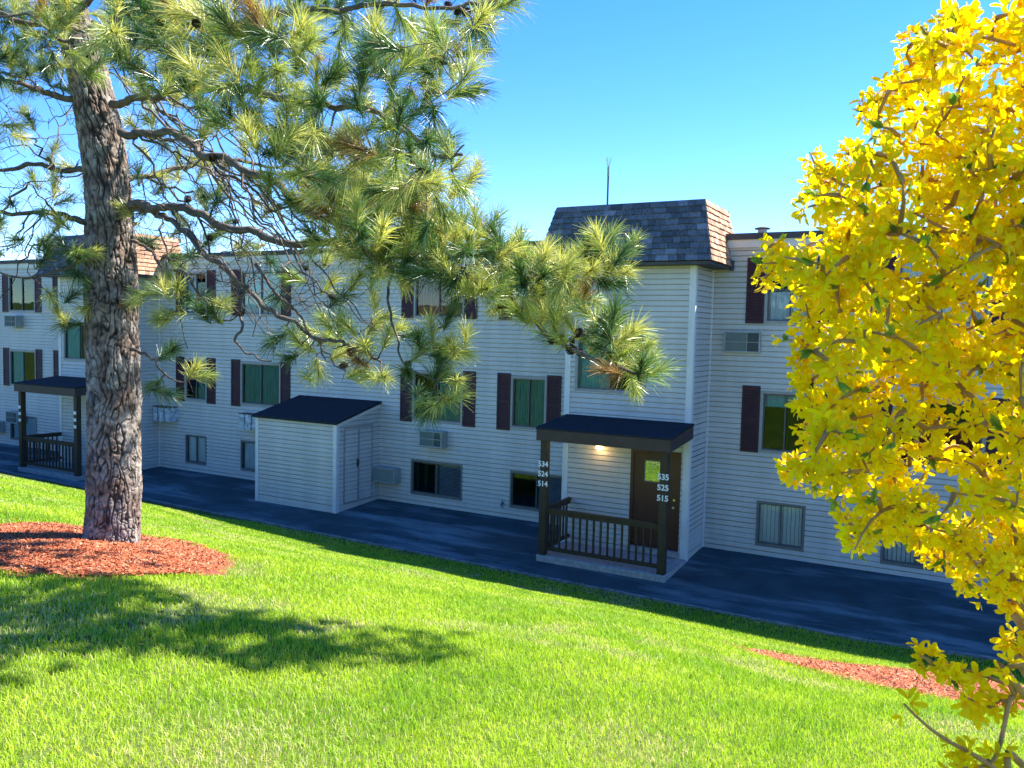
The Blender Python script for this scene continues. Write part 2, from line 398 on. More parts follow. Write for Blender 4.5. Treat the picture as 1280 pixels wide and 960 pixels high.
def make_window(x0, x1, z0, z1, style, glass, yw=0.0, sash='frame'):
    """frame with meeting stile; pane and curtain or blind are sub-parts"""
    mb = MB(); f = .04; g_ = .03 if z0 > 1 else .015; y0, y1 = yw-.03, yw+.05
    mb.box((x0-g_, y0, z0-.03), (x1+g_, y1, z0+f-.01)); mb.box((x0-g_, y0, z1-f+.01), (x1+g_, y1, z1+g_))
    mb.box((x0-g_, y0, z0+f-.01), (x0+f-.01, y1, z1-f+.01)); mb.box((x1-f+.01, y0, z0+f-.01), (x1+g_, y1, z1-f+.01))
    xm = (x0+x1)/2
    mb.mi = 1
    a, b, c, d = x0+f-.01, x1-f+.01, z0+f-.01, z1-f+.01; s = .028
    for p, q, yy in ((a, xm+.015, yw+.0), (xm-.015, b, yw+.022)):
        mb.box((p, yy, c), (q, yy+.02, c+s)); mb.box((p, yy, d-s), (q, yy+.02, d)); mb.box((p, yy, c+s), (p+s, yy+.02, d-s)); mb.box((q-s, yy, c+s), (q, yy+.02, d-s))
    fr = own(mb.build('window', [M[sash], M['darkframe']]), bld)
    mb = MB(); mb.poly([(a, yw+.03, c), (xm, yw+.03, c), (xm, yw+.03, d), (a, yw+.03, d)]); mb.poly([(xm, yw+.034, c), (b, yw+.034, c), (b, yw+.034, d), (xm, yw+.034, d)])
    p = mb.build('pane', M[glass]); p.parent = fr
    def sheet(xa, xb, za, zb, m, name='curtain', amp=.018, per=.075):
        mb = MB(); nn = max(6, int((xb-xa)/per*6)); yy = yw+.085
        pts = [(xa+(xb-xa)*i/nn, yy+amp*math.sin(i/6*2*math.pi)+amp*.4*math.sin(i*.37+xa)) for i in range(nn+1)]
        for i in range(nn): mb.poly([(*pts[i], za), (*pts[i+1], za), (*pts[i+1], zb), (*pts[i], zb)])
        o = mb.build(name, m, smooth=True); o.parent = fr
    def vslats(xa, xb, m):
        mb = MB(); x = xa
        while x < xb-.02:
            mb.hexa([(x, yw+.07, c), (x+.07, yw+.095, c), (x+.07, yw+.098, c), (x, yw+.073, c), (x, yw+.07, d), (x+.07, yw+.095, d), (x+.07, yw+.098, d), (x, yw+.073, d)]); x += .082
        o = mb.build('blind', m); o.parent = fr
    def hslats(xa, xb, za, zb, m):
        mb = MB(); z = za
        while z < zb: mb.hexa([(xa, yw+.07, z), (xb, yw+.07, z), (xb, yw+.09, z+.02), (xa, yw+.09, z+.02), (xa, yw+.07, z+.003), (xb, yw+.07, z+.003), (xb, yw+.09, z+.023), (xa, yw+.09, z+.023)]); z += .034
        o = mb.build('blind', m); o.parent = fr
    if style == 'red': fr['label'] = 'top floor window with rust red curtain'
    if style == 'curtain': sheet(a, b, c, d, M['curtain'])
    elif style == 'curtain_half': sheet(a, xm, c, d, M['curtain'])
    elif style == 'teal': sheet(a, b, c, d, M['teal'])
    elif style == 'tealhalf': sheet(xm, b, c, d, M['teal'])
    elif style == 'red': sheet(a, b, c, d, M['red'])
    elif style == 'vert': vslats(a, b, M['blind'])
    elif style == 'vertdark': vslats(a, b, M['blind'])
    elif style == 'blind_high': sheet(a, b, c, c+.5*(d-c), M['curtain'])
    elif style == 'dark_half': sheet(a, b, d-.28, d, M['curtain'], amp=.004)
    elif style == 'darkblind': hslats(xm, b, c, d, M['dblind'])
    elif style == 'blinddark': hslats(xm-.1, b, c, d, M['dblind'])
    return fr
def make_shutter(x0, x1, z0, z1):
    mb = MB(); y1 = -.012; y0 = -.042; s = .045
    mb.box((x0, y0, z0), (x0+s, y1, z1)); mb.box((x1-s, y0, z0), (x1, y1, z1))
    for a, b in ((z0, z0+.06), (z1-.06, z1), ((z0+z1)/2-.03, (z0+z1)/2+.03)): mb.box((x0+s, y0, a), (x1-s, y1, b))
    mb.box((x0+s, y1-.016, z0+.06), (x1-s, y1-.004, z1-.06))
    z = z0+.07
    while z < z1-.09:
        if abs(z+.015-(z0+z1)/2) > .05:
            mb.hexa([(x0+s, y0+.004, z), (x1-s, y0+.004, z), (x1-s, y1-.014, z+.012), (x0+s, y1-.014, z+.012), (x0+s, y0+.004, z+.008), (x1-s, y0+.004, z+.008), (x1-s, y1-.014, z+.026), (x0+s, y1-.014, z+.026)])
        z += .042
    own(mb.build('shutter', M['shutter']), bld)
for x0, x1, z0, z1, st, gl, sh in WF:
    make_window(x0, x1, z0, z1, st, gl, 0.0, 'frame' if z0 > 1 else 'lowframe')
    if sh:
        zc = (4.90, 6.27) if z0 > 4 else (2.18, 3.59)
        make_shutter(x0-.41, x0-.035, *zc); make_shutter(x1+.035, x1+.41, *zc)

# ------------------------------------------------------------------ stair towers
def tower(x0, x1, full=True):
    zt = 6.12; zb = -.05*1.25-.01
    wn = (x0+.24, x0+1.78, 3.38, 4.55)
    dx0 = x1-1.24; dr = (dx0, dx0+1.1, .02, 2.2)
    mb = MB()
    siding(mb, (x0, TY), (1, 0), (0, -1), x1-x0, zb, zt, [(wn[0]-x0, wn[1]-x0, wn[2], wn[3]), (dr[0]-x0, dr[1]-x0, dr[2], dr[3])])
    siding(mb, (x1, TY), (0, 1), (1, 0), -TY, zb, zt)
    siding(mb, (x0, 0), (0, -1), (-1, 0), -TY, zb, zt)
    for a, b, c, d in (wn, dr):
        for q in ([(a,TY,c),(a,TY+.12,c),(a,TY+.12,d),(a,TY,d)], [(b,TY,c),(b,TY,d),(b,TY+.12,d),(b,TY+.12,c)], [(a,TY,c),(b,TY,c),(b,TY+.12,c),(a,TY+.12,c)], [(a,TY,d),(a,TY+.12,d),(b,TY+.12,d),(b,TY,d)]): mb.poly(q)
    own(mb.build('tower_wall', M['siding']), bld)
    mb = MB()
    mb.box((x0-.034, TY-.034, zb-.02), (x0+.10, TY+.10, zt)); mb.box((x1-.10, TY-.034, zb-.02), (x1+.034, TY+.10, zt))
    mb.box((x1+.002, -.045, 0), (x1+.045, -.002, zt)); mb.box((x0-.045, -.045, 0), (x0-.002, -.002, zt))
    own(mb.build('corner_trim', M['trim']), bld)
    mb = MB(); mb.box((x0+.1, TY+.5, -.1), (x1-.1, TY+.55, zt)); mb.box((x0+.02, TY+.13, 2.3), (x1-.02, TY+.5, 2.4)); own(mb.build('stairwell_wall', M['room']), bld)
    make_window(*wn, 'curtain_half', 'glassg', TY)
    # door with frame, light and knob
    a, b, c, d = dr
    mb = MB(); mb.box((a, TY-.02, c), (a+.07, TY+.06, d)); mb.box((b-.07, TY-.02, c), (b, TY+.06, d)); mb.box((a+.07, TY-.02, d-.07), (b-.07, TY+.06, d))
    mb.box((a+.07, TY+.0, c+.12), (b-.07, TY+.045, d-.07))
    for q in (0.3, 1.0, 1.75): mb.box((a+.062, TY-.025, c+q), (a+.082, TY-.0, c+q+.1))
    dd = own(mb.build('door', M['door'], bevel=.004), bld)
    mb = MB(); mb.box((a, TY-.1, c-.0), (b, TY+.04, c+.115)); m = mb.build('doorstep', M['concrete']); m.parent = dd
    gx = a+.30
    mb = MB(); mb.box((gx, TY-.012, 1.52), (gx+.40, TY+.0-.002, 2.0)); m = mb.build('door_light_frame', M['darkframe']); m.parent = dd
    mb = MB(); mb.poly([(gx+.03, TY-.015, 1.55), (gx+.37, TY-.015, 1.55), (gx+.37, TY-.015, 1.97), (gx+.03, TY-.015, 1.97)]); m = mb.build('pane', M['glassd']); m.parent = dd
    mb = MB(); kx = b-.13; mb.tube([(kx, TY, 1.05), (kx, TY-.03, 1.05), (kx, TY-.035, 1.05), (kx, TY-.065, 1.05), (kx, TY-.075, 1.05)], [.012, .012, .028, .028, .012], 10)
    mb.tube([(kx, TY, 1.2), (kx, TY-.015, 1.2)], .025, 10); m = mb.build('knob', M['brass']); m.parent = dd
    # mansard: flared shingle skirt
    ex0, ex1, ey, ez = x0-.42, x1+.42, TY-.38, 6.10
    tx0, tx1, ty, tz = x0-.32+.28, x1-.0+.12, TY+.10, 7.36
    ex0 = x0-.62; tx0 = x0-.40; yb = .75
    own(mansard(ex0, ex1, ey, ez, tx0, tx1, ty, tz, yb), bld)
    mb = MB(); mb.box((tx0, ty, tz-.12), (tx1, yb, tz+.01)); mb.box((x0+.02, .2, 6.5), (x1-.02, yb-.02, tz-.12)); own(mb.build('tower_roof', M['roofedge']), bld)
    mb = MB(); mb.box((ex0+.02, ey+.02, ez-.07), (ex1-.02, -.11, ez-.012)); mb.box((ex1-.03, -.11, ez-.09), (ex1+.05, .72, ez+.12)); own(mb.build('soffit', M['roofedge']), bld)

def shingle_mat():
    m = attr_mat('wood_shingle', 'tint', 0.85, 0.2)
    n = m.node_tree; b = n.nodes['Principled BSDF']
    geo = n.nodes.new('ShaderNodeNewGeometry'); mp = n.nodes.new('ShaderNodeMapping'); mp.inputs['Scale'].default_value = (9, 9, 1.6)
    t = n.nodes.new('ShaderNodeTexNoise'); t.inputs['Scale'].default_value = 4; t.inputs['Detail'].default_value = 6
    mr = n.nodes.new('ShaderNodeMapRange'); mr.inputs[1].default_value = .3; mr.inputs[2].default_value = .7; mr.inputs[3].default_value = .65; mr.inputs[4].default_value = 1.35
    old = b.inputs['Base Color'].links[0].from_socket
    vm = n.nodes.new('ShaderNodeVectorMath'); vm.operation = 'SCALE'
    n.links.new(geo.outputs['Position'], mp.inputs[0]); n.links.new(mp.outputs[0], t.inputs['Vector']); n.links.new(t.outputs['Fac'], mr.inputs[0])
    n.links.new(old, vm.inputs[0]); n.links.new(mr.outputs[0], vm.inputs['Scale']); n.links.new(vm.outputs[0], b.inputs['Base Color'])
    bp = n.nodes.new('ShaderNodeBump'); bp.inputs['Strength'].default_value = .35; bp.inputs['Distance'].default_value = .01
    n.links.new(t.outputs['Fac'], bp.inputs['Height']); n.links.new(bp.outputs[0], b.inputs['Normal'])
    return m
M['wood'] = shingle_mat()
M['glassd'] = glass_mat('door_glass', (0.25, 0.3, 0.28), 0.42)
def mansard(ex0, ex1, ey, ez, tx0, tx1, ty, tz, yb):
    """shingle courses laid on three battered faces"""
    mb = MB(); cols = []
    rows = 10
    def face(p00, p10, p01, p11, base=(.10, .112, .128)):
        # p0* bottom edge, p1* top edge ; left->right seen from outside
        p00, p10, p01, p11 = map(Vector, (p00, p10, p01, p11))
        nrm = (p10-p00).cross(p01-p00).normalized()
        for r in range(rows):
            v0 = r/rows; v1 = (r+1.0)/rows
            a0 = p00.lerp(p01, v0); b0 = p10.lerp(p11, v0); a1 = p00.lerp(p01, v1); b1 = p10.lerp(p11, v1)
            Lr = (b0-a0).length; u = 0.0
            u = -random.random()*.1
            while u < Lr:
                wd = random.uniform(.13, .30); ua = max(u, 0)/Lr; ub = min(u+wd-.006, Lr)/Lr
                if ub > ua+1e-4:
                    off = random.uniform(.020, .032); dz = random.uniform(-.008, .008) if r else 0
                    q0 = a0.lerp(b0, ua)+nrm*off+Vector((0, 0, dz)); q1 = a0.lerp(b0, ub)+nrm*off+Vector((0, 0, dz))
                    q2 = a1.lerp(b1, ub)+nrm*.004; q3 = a1.lerp(b1, ua)+nrm*.004
                    i0 = a0.lerp(b0, ua)+Vector((0, 0, dz)); i1 = a0.lerp(b0, ub)+Vector((0, 0, dz))
                    g = random.uniform(.6, 1.25); c = tuple(q*g for q in base)
                    if random.random() < .12: c = tuple(q*g*1.6 for q in base)
                    for f in ([q0, q1, q2, q3], [i0, i1, q1, q0], [i0, q0, q3], [q1, i1, q2]):
                        mb.poly(f); cols.extend([c]*len(f))
                u += wd
        n_ = -nrm*.004
        mb.poly([p00+n_, p10+n_, p11+n_, p01+n_]); cols.extend([(.03, .03, .03)]*4)
    face((ex0, ey, ez), (ex1, ey, ez), (tx0, ty, tz), (tx1, ty, tz))
    face((ex1, ey, ez), (ex1, yb, ez), (tx1, ty, tz), (tx1, yb-.15, tz), (.46, .25, .15))  # side towards the sun: warm sunlight put into a lighter, redder base
    face((ex0, yb, ez), (ex0, ey, ez), (tx0, yb-.15, tz), (tx0, ty, tz))
    face((ex1, yb, ez), (ex0, yb, ez), (tx1, yb-.15, tz), (tx0, yb-.15, tz))
    o = mb.build('mansard_roof', M['wood'])
    at_ = o.data.color_attributes.new('tint', 'FLOAT_COLOR', 'POINT')
    at_.data.foreach_set('color', np.array([(*c, 1) for c in cols], np.float32).ravel())
    return o
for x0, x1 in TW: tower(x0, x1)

# ------------------------------------------------------------------ porches
def text_mesh(name, s, size, m, depth=.004):
    cu = bpy.data.curves.new(name, 'FONT'); cu.body = s; cu.size = size; cu.extrude = depth; cu.align_x = 'CENTER'; cu.align_y = 'CENTER'; cu.offset = .0035
    o = bpy.data.objects.new(name, cu); C.objects.link(o)
    dg = bpy.context.evaluated_depsgraph_get(); me = bpy.data.meshes.new_from_object(o.evaluated_get(dg))
    bpy.data.objects.remove(o); me.materials.clear(); me.materials.append(m)
    o = bpy.data.objects.new(name, me); C.objects.link(o); return o
def porch(x0, x1, label, numbers):
    F_ = -2.65; root = empty('porch', ((x0+x1)/2, -2, -.12), label, 'porch', 'entrance porches at the stair towers')
    mb = MB(); zt = 0.0
    mb.box((x0, F_, -.22), (x1, TY-.02, zt)); own(mb.build('slab', M['concrete'], bevel=.015), root)
    P_ = .15; zp = 2.42
    px = [(x0+.03, x0+.03+P_), (x1-.03-P_, x1-.03)]
    for k, (a, b) in enumerate(px):
        mb = MB(); mb.box((a, F_+.03, zt), (b, F_+.03+P_, zp)); ps = own(mb.build('post', M['brown'], bevel=.006), root)
        for j, s in enumerate(numbers[k]):
            zc = 1.90-.205*j
            if s:
                t = text_mesh('house_number', s, .155, M['white'])
                t.matrix_world = Matrix.Translation(((a+b)/2, F_+.024, zc)) @ Matrix.Rotation(R(90), 4, 'X')
                t.parent = ps; t.matrix_parent_inverse = ps.matrix_parent_inverse.inverted() if False else Matrix()
                t.matrix_parent_inverse = Matrix.Identity(4)
            else:
                mb = MB(); mb.box((a+.02, F_+.018, zc-.045), (b-.02, F_+.028, zc+.045)); t = mb.build('number_plate', M['white']); t.parent = ps
    # roof slab sloping from wall to front, with fascia on three sides
    mb = MB(); ya, yb = F_-.08, TY-.02; xa, xb = x0-.03, x1+.06; za, zb = 2.66, 2.82
    mb.hexa([(xa, ya, za-.03), (xb, ya, za-.03), (xb, yb, zb-.03), (xa, yb, zb-.03), (xa, ya, za+.01), (xb, ya, za+.01), (xb, yb, zb+.01), (xa, yb, zb+.01)])
    own(mb.build('porch_roof', M['shingle']), root)
    mb = MB()
    mb.box((xa+.01, ya+.01, 2.40), (xb-.01, ya+.05, za-.032))
    for p, q in ((xa+.01, xa+.05), (xb-.05, xb-.01)):
        mb.hexa([(p, ya+.05, 2.40), (q, ya+.05, 2.40), (q, yb, 2.52), (p, yb, 2.52), (p, ya+.05, za-.032), (q, ya+.05, za-.032), (q, yb, zb-.032), (p, yb, zb-.032)])
    own(mb.build('fascia', M['fasciab']), root)
    mb = MB(); mb.poly([(xa+.05, ya+.05, 2.43), (xa+.05, yb, 2.54), (xb-.05, yb, 2.54), (xb-.05, ya+.05, 2.43)]); own(mb.build('ceiling', M['brown']), root)
    # front railing and one return to the wall
    ra, rb = px[0][1], px[1][0]; ym = F_+.03+P_/2
    mb = MB(); mb.box((ra, ym-.045, .94), (rb, ym+.045, .985)); mb.box((ra, ym-.02, .86), (rb, ym+.02, .94)); own(mb.build('top_rail', M['brown']), root)
    mb = MB(); mb.box((ra, ym-.02, .10), (rb, ym+.02, .18)); own(mb.build('bottom_rail', M['brown']), root)
    n_ = 15
    for i in range(n_):
        x = ra+(rb-ra)*(i+1)/(n_+1); mb = MB(); mb.box((x-.018, ym-.018, .18), (x+.018, ym+.018, .86)); own(mb.build('baluster', M['brown']), root)
    xm = (px[0][0]+px[0][1])/2; y0, y1 = F_+.03+P_, TY-.03
    mb = MB(); mb.box((xm-.045, y0, .94), (xm+.045, y1, .985)); mb.box((xm-.02, y0, .86), (xm+.02, y1, .94)); own(mb.build('top_rail', M['brown']), root)
    mb = MB(); mb.box((xm-.02, y0, .10), (xm+.02, y1, .18)); own(mb.build('bottom_rail', M['brown']), root)
    for i in range(7):
        y = y0+(y1-y0)*(i+1)/8; mb = MB(); mb.box((xm-.018, y-.018, .18), (xm+.018, y+.018, .86)); own(mb.build('baluster', M['brown']), root)
    return root
porch(-7.69, -4.91, 'brown timber porch over the dark door with house numbers 534 to 515 on its posts', [('534', '524', '514'), ('535', '525', '515')])
porch(-26.05, -23.05, 'brown timber porch at the far left stair tower, half hidden by the pine trunk', [(None,)*3, (None,)*3])
lp = empty('porch_lamp', (-6.87, TY, 2.3), 'small round lit lamp on the wall under the porch roof left of the door', 'lamp')
mb = MB(); mb.tube([(-6.87, TY-.015, 2.21), (-6.87, TY-.03, 2.21), (-6.87, TY-.10, 2.19)], [.05, .05, .03], 12); own(mb.build('lamp_base', M['metal']), lp)
mb = MB(); mb.tube([(-6.87, TY-.13, 2.20), (-6.87, TY-.13, 2.185), (-6.87, TY-.13, 2.16), (-6.87, TY-.13, 2.13), (-6.87, TY-.13, 2.115)], [.07, .085, .08, .055, .015], 14)
own(mb.build('lamp_globe', M['lamp'], smooth=True), lp)
pl = bpy.data.lights.new('porch_lamp_light', 'POINT'); pl.energy = 1.1; pl.color = (1, .62, .25); pl.shadow_soft_size = .08
po = bpy.data.objects.new('porch_lamp_light', pl); C.objects.link(po); po.location = (-6.87, TY-.22, 2.12); own(po, lp)

# ------------------------------------------------------------------ storage shed
sx0, sx1, sy, sz0, sz1 = -16.62, -13.87, -1.74, -.10, 2.16
shed = empty('storage_shed', ((sx0+sx1)/2, -.7, 0), 'small lean-to storage shed in grey siding with dark sloping roof against the building', 'shed')
mb = MB(); top = 2.57
siding(mb, (sx0, sy), (1, 0), (0, -1), sx1-sx0, sz0, sz1)
slope = (top-sz1)/(-sy)
um = lambda z: max(0.0, (z-sz1)/slope)
D0, D1, DZ = .26, 1.40, 2.06
siding(mb, (sx1, sy), (0, 1), (1, 0), -sy, sz0, top, [(D0-.014, D1+.014, .085, DZ+.02)], umin=um)
mb.box((sx1-.03, sy+D0-.02, .07), (sx1-.015, sy+D1+.02, DZ+.03))
siding(mb, (sx0, 0), (0, -1), (-1, 0), -sy, sz0, top, umax=lambda z: -sy-um(z))
own(mb.build('shed_wall', M['siding']), shed)
mb = MB()
mb.box((sx0-.034, sy-.034, sz0), (sx0+.08, sy+.08, sz1)); mb.box((sx1-.08, sy-.034, sz0), (sx1+.034, sy+.08, sz1))
mb.hexa([(sx1+.002, sy, sz1-.06), (sx1+.036, sy, sz1-.06), (sx1+.036, -.01, top-.06), (sx1+.002, -.01, top-.06), (sx1+.002, sy, sz1+.03), (sx1+.036, sy, sz1+.03), (sx1+.036, -.01, top+.03), (sx1+.002, -.01, top+.03)])
own(mb.build('trim', M['trim']), shed)
mb = MB(); y0 = sy-.10
z_ = lambda y: sz1+.04+slope*(y-sy)
mb.hexa([(sx0-.1, y0, z_(y0)), (sx1+.08, y0, z_(y0)), (sx1+.08, -.02, z_(-.02)), (sx0-.1, -.02, z_(-.02)), (sx0-.1, y0, z_(y0)+.06), (sx1+.08, y0, z_(y0)+.06), (sx1+.08, -.02, z_(-.02)+.06), (sx0-.1, -.02, z_(-.02)+.06)])
own(mb.build('roof', M['shingle']), shed)
mb = MB()
for u0, u1 in ((D0+.012, (D0+D1)/2-.01), ((D0+D1)/2+.01, D1-.012)):
    mb = MB(); siding(mb, (sx1+.008, sy), (0, 1), (1, 0), u1, .115, DZ-.02, [(0, u0, 0, 3)])
    for a, b, c, d in ((u0-.008, u0+.02, .10, DZ), (u1-.02, u1+.008, .10, DZ)): mb.box((sx1+.008, sy+a, c), (sx1+.032, sy+b, d))
    mb.box((sx1+.008, sy+u0+.02, DZ-.025), (sx1+.034, sy+u1-.02, DZ+.005)); mb.box((sx1+.008, sy+u0+.02, .10), (sx1+.032, sy+u1-.02, .13))
    dr_ = own(mb.build('door', M['siding']), shed)
    mb = MB(); q = .024
    for a, b, c, d in ((u0-.012, u0+q, .10, DZ), (u1-q, u1+.012, .10, DZ), (u0+q, u1-q, DZ-.035, DZ), (u0+q, u1-q, .10, .135)): mb.box((sx1+.036, sy+a, c), (sx1+.041, sy+b, d))
    jb = mb.build('edge_strip', M['frame']); jb.parent = dr_
hx = sy+(D0+D1)/2-.05
mb = MB(); mb.box((sx1+.034, hx-.02, 1.0), (sx1+.055, hx+.02, 1.22)); mb.tube([(sx1+.04, hx, 1.05), (sx1+.1, hx, 1.08), (sx1+.1, hx, 1.16), (sx1+.04, hx, 1.19)], .012, 6); o = mb.build('handle', M['metal']); o.parent = dr_

# ------------------------------------------------------------------ air conditioners
def ac(x, z, w_, hgt, dep, label, wrapped=False, panel='split', low=False, y=0.0):
    """louvred outer case with framed grille, side vents; x,z = lower left of front face"""
    r_ = empty('air_conditioner', (x+w_/2, y, z), label, 'air conditioner', 'air conditioners set through the wall')
    mb = MB(); y0, y1 = y-dep, y-.002
    if wrapped:
        # crumpled plastic cover
        nx, nz, ny = 9, 6, 4; random.seed(int(x*100)); j = lambda s=.018: random.uniform(-s, s)
        def patch(o_, u_, v_, nu, nv, nn):
            G = [[Vector(o_)+Vector(u_)*(i/nu)+Vector(v_)*(k/nv)+(Vector(nn)*j() if 0 < i < nu and 0 < k < nv else Vector()) for i in range(nu+1)] for k in range(nv+1)]
            for k in range(nv):
                for i in range(nu): mb.poly([G[k][i], G[k][i+1], G[k+1][i+1], G[k+1][i]])
        patch((x, y0, z), (w_, 0, 0), (0, 0, hgt), nx, nz, (0, -1, 0)); patch((x+w_, y0, z), (0, dep, 0), (0, 0, hgt), ny, nz, (1, 0, 0))
        patch((x, y1, z), (0, -dep, 0), (0, 0, hgt), ny, nz, (-1, 0, 0)); patch((x, y0, z+hgt), (w_, 0, 0), (0, dep, 0), nx, ny, (0, 0, 1)); patch((x, y1, z), (w_, 0, 0), (0, -dep, 0), nx, ny, (0, 0, -1))
        own(mb.build('plastic_cover', M['plastic']), r_)
        mb = MB()
        for q in (.3, .7): mb.box((x+w_*q, y0-.022, z-.01), (x+w_*q+.02, y0-.018, z+hgt+.01))
        mb.box((x-.01, y0-.02, z+hgt+.012), (x+w_+.01, y1, z+hgt+.03)); own(mb.build('strap', M['metal']), r_)
        return r_
    f = .03
    mb.box((x, y0+.02, z), (x+w_, y1, z+hgt)); 
    mb.box((x, y0, z), (x+w_, y0+.02, z+f)); mb.box((x, y0, z+hgt-f), (x+w_, y0+.02, z+hgt)); mb.box((x, y0, z+f), (x+f, y0+.02, z+hgt-f)); mb.box((x+w_-f, y0, z+f), (x+w_, y0+.02, z+hgt-f))
    for k in range(7): zz = z+.1+k*.035; mb.box((x+w_, y0+.08, zz), (x+w_+.006, y1-.04, zz+.012))
    own(mb.build('case', M['acbody'], bevel=.004), r_)
    if panel == 'blank':
        mb = MB(); mb.box((x+f+.01, y0+.006, z+f+.01), (x+w_-f-.01, y0+.018, z+hgt-f-.01)); own(mb.build('front_panel', M['acmesh']), r_)
    else:
        xs_ = x+f+(w_-2*f)*.64
        mb = MB(); mb.box((x+f, y0+.012, z+f), (xs_, y0+.018, z+hgt-f))
        q = x+f+.006
        while q < xs_-.008: mb.box((q, y0+.004, z+f), (q+.004, y0+.012, z+hgt-f)); q += .016
        own(mb.build('grille', M['acmesh']), r_)
        mb = MB(); mb.box((xs_+.012, y0+.012, z+f), (x+w_-f, y0+.018, z+hgt-f)); own(mb.build('vent', M['acdark']), r_)
        mb = MB(); mb.box((xs_, y0-.002, z+f), (xs_+.012, y0+.02, z+hgt-f)); mb.box((x+f, y0-.001, z+hgt*.48), (x+w_-f, y0+.004, z+hgt*.48+.014)); own(mb.build('divider', M['acbody']), r_)
    return r_
ac(-4.62, 4.28, .76, .45, .10, 'grey air conditioner below the top floor window right of the shingled tower')
ac(-12.36, 1.60, .70, .42, .30, 'grey air conditioner sticking out above the dark ground floor window')
ac(-13.80, .52, .68, .40, .32, 'grey box air conditioner low on the wall just right of the storage shed', panel='blank')
ac(-18.85, 1.55, .72, .44, .30, 'plastic wrapped air conditioner partly hidden by the left edge of the storage shed', wrapped=True)
ac(-22.62, 1.52, .74, .44, .34, 'plastic wrapped air conditioner beside the inner corner of the far stair tower', wrapped=True)
ac(-30.82, 4.36, .72, .42, .30, 'air conditioner under the top floor window at the far left')
ac(-30.82, .86, .72, .42, .30, 'air conditioner between middle and ground floor windows behind the far porch post')
ac(-32.0, .44, .66, .40, .30, 'air conditioner low on the wall at the left edge of the photo')
# small wall fittings
hb = empty('hose_tap', (-9.98, 0, .3), 'small grey outdoor tap on the wall left of the porch', 'tap')
mb = MB(); mb.box((-10.02, -.03, .22), (-9.94, -.012, .42)); own(mb.build('plate', M['acbody']), hb)
mb = MB(); mb.tube([(-9.98, -.03, .34), (-9.98, -.10, .34), (-9.98, -.12, .28)], .014, 6); mb.tube([(-9.98, -.07, .34), (-9.98, -.07, .39)], .008, 5); mb.box((-10.01, -.085, .385), (-9.95, -.055, .395)); own(mb.build('spout', M['metal']), hb)

# roof items
an = empty('roof_antenna', (-7.85, 1.0, 6.72), 'thin antenna mast with a forked tip on the flat roof behind the shingled tower', 'antenna')
mb = MB(); mb.box((-7.93, .92, 6.72), (-7.77, 1.08, 6.76)); mb.tube([(-7.85, 1, 6.74), (-7.85, 1, 8.45)], .022, 8); own(mb.build('mast', M['metal']), an)
mb = MB(); mb.tube([(-7.85, 1, 8.40), (-7.85, 1, 8.62)], .03, 8)
for dx, dy in ((-.08, .02), (.08, -.02), (.0, .05), (-.02, -.06)): mb.tube([(-7.85, 1, 8.58), (-7.85+dx, 1+dy, 8.84)], .006, 5)
own(mb.build('tip', M['acbody']), an)
rv = empty('roof_vent', (-4.1, 1.0, 6.72), 'low grey vent cap on the flat roof right of the shingled tower', 'vent')
mb = MB(); mb.tube([(-4.15, 1.0, 6.72), (-4.15, 1.0, 7.0)], .10, 12); own(mb.build('pipe', M['acbody']), rv)
mb = MB(); mb.tube([(-4.15, 1.0, 6.99), (-4.15, 1.0, 7.01), (-4.15, 1.0, 7.045)], [.17, .17, .05], 14); own(mb.build('cap', M['roofedge']), rv)

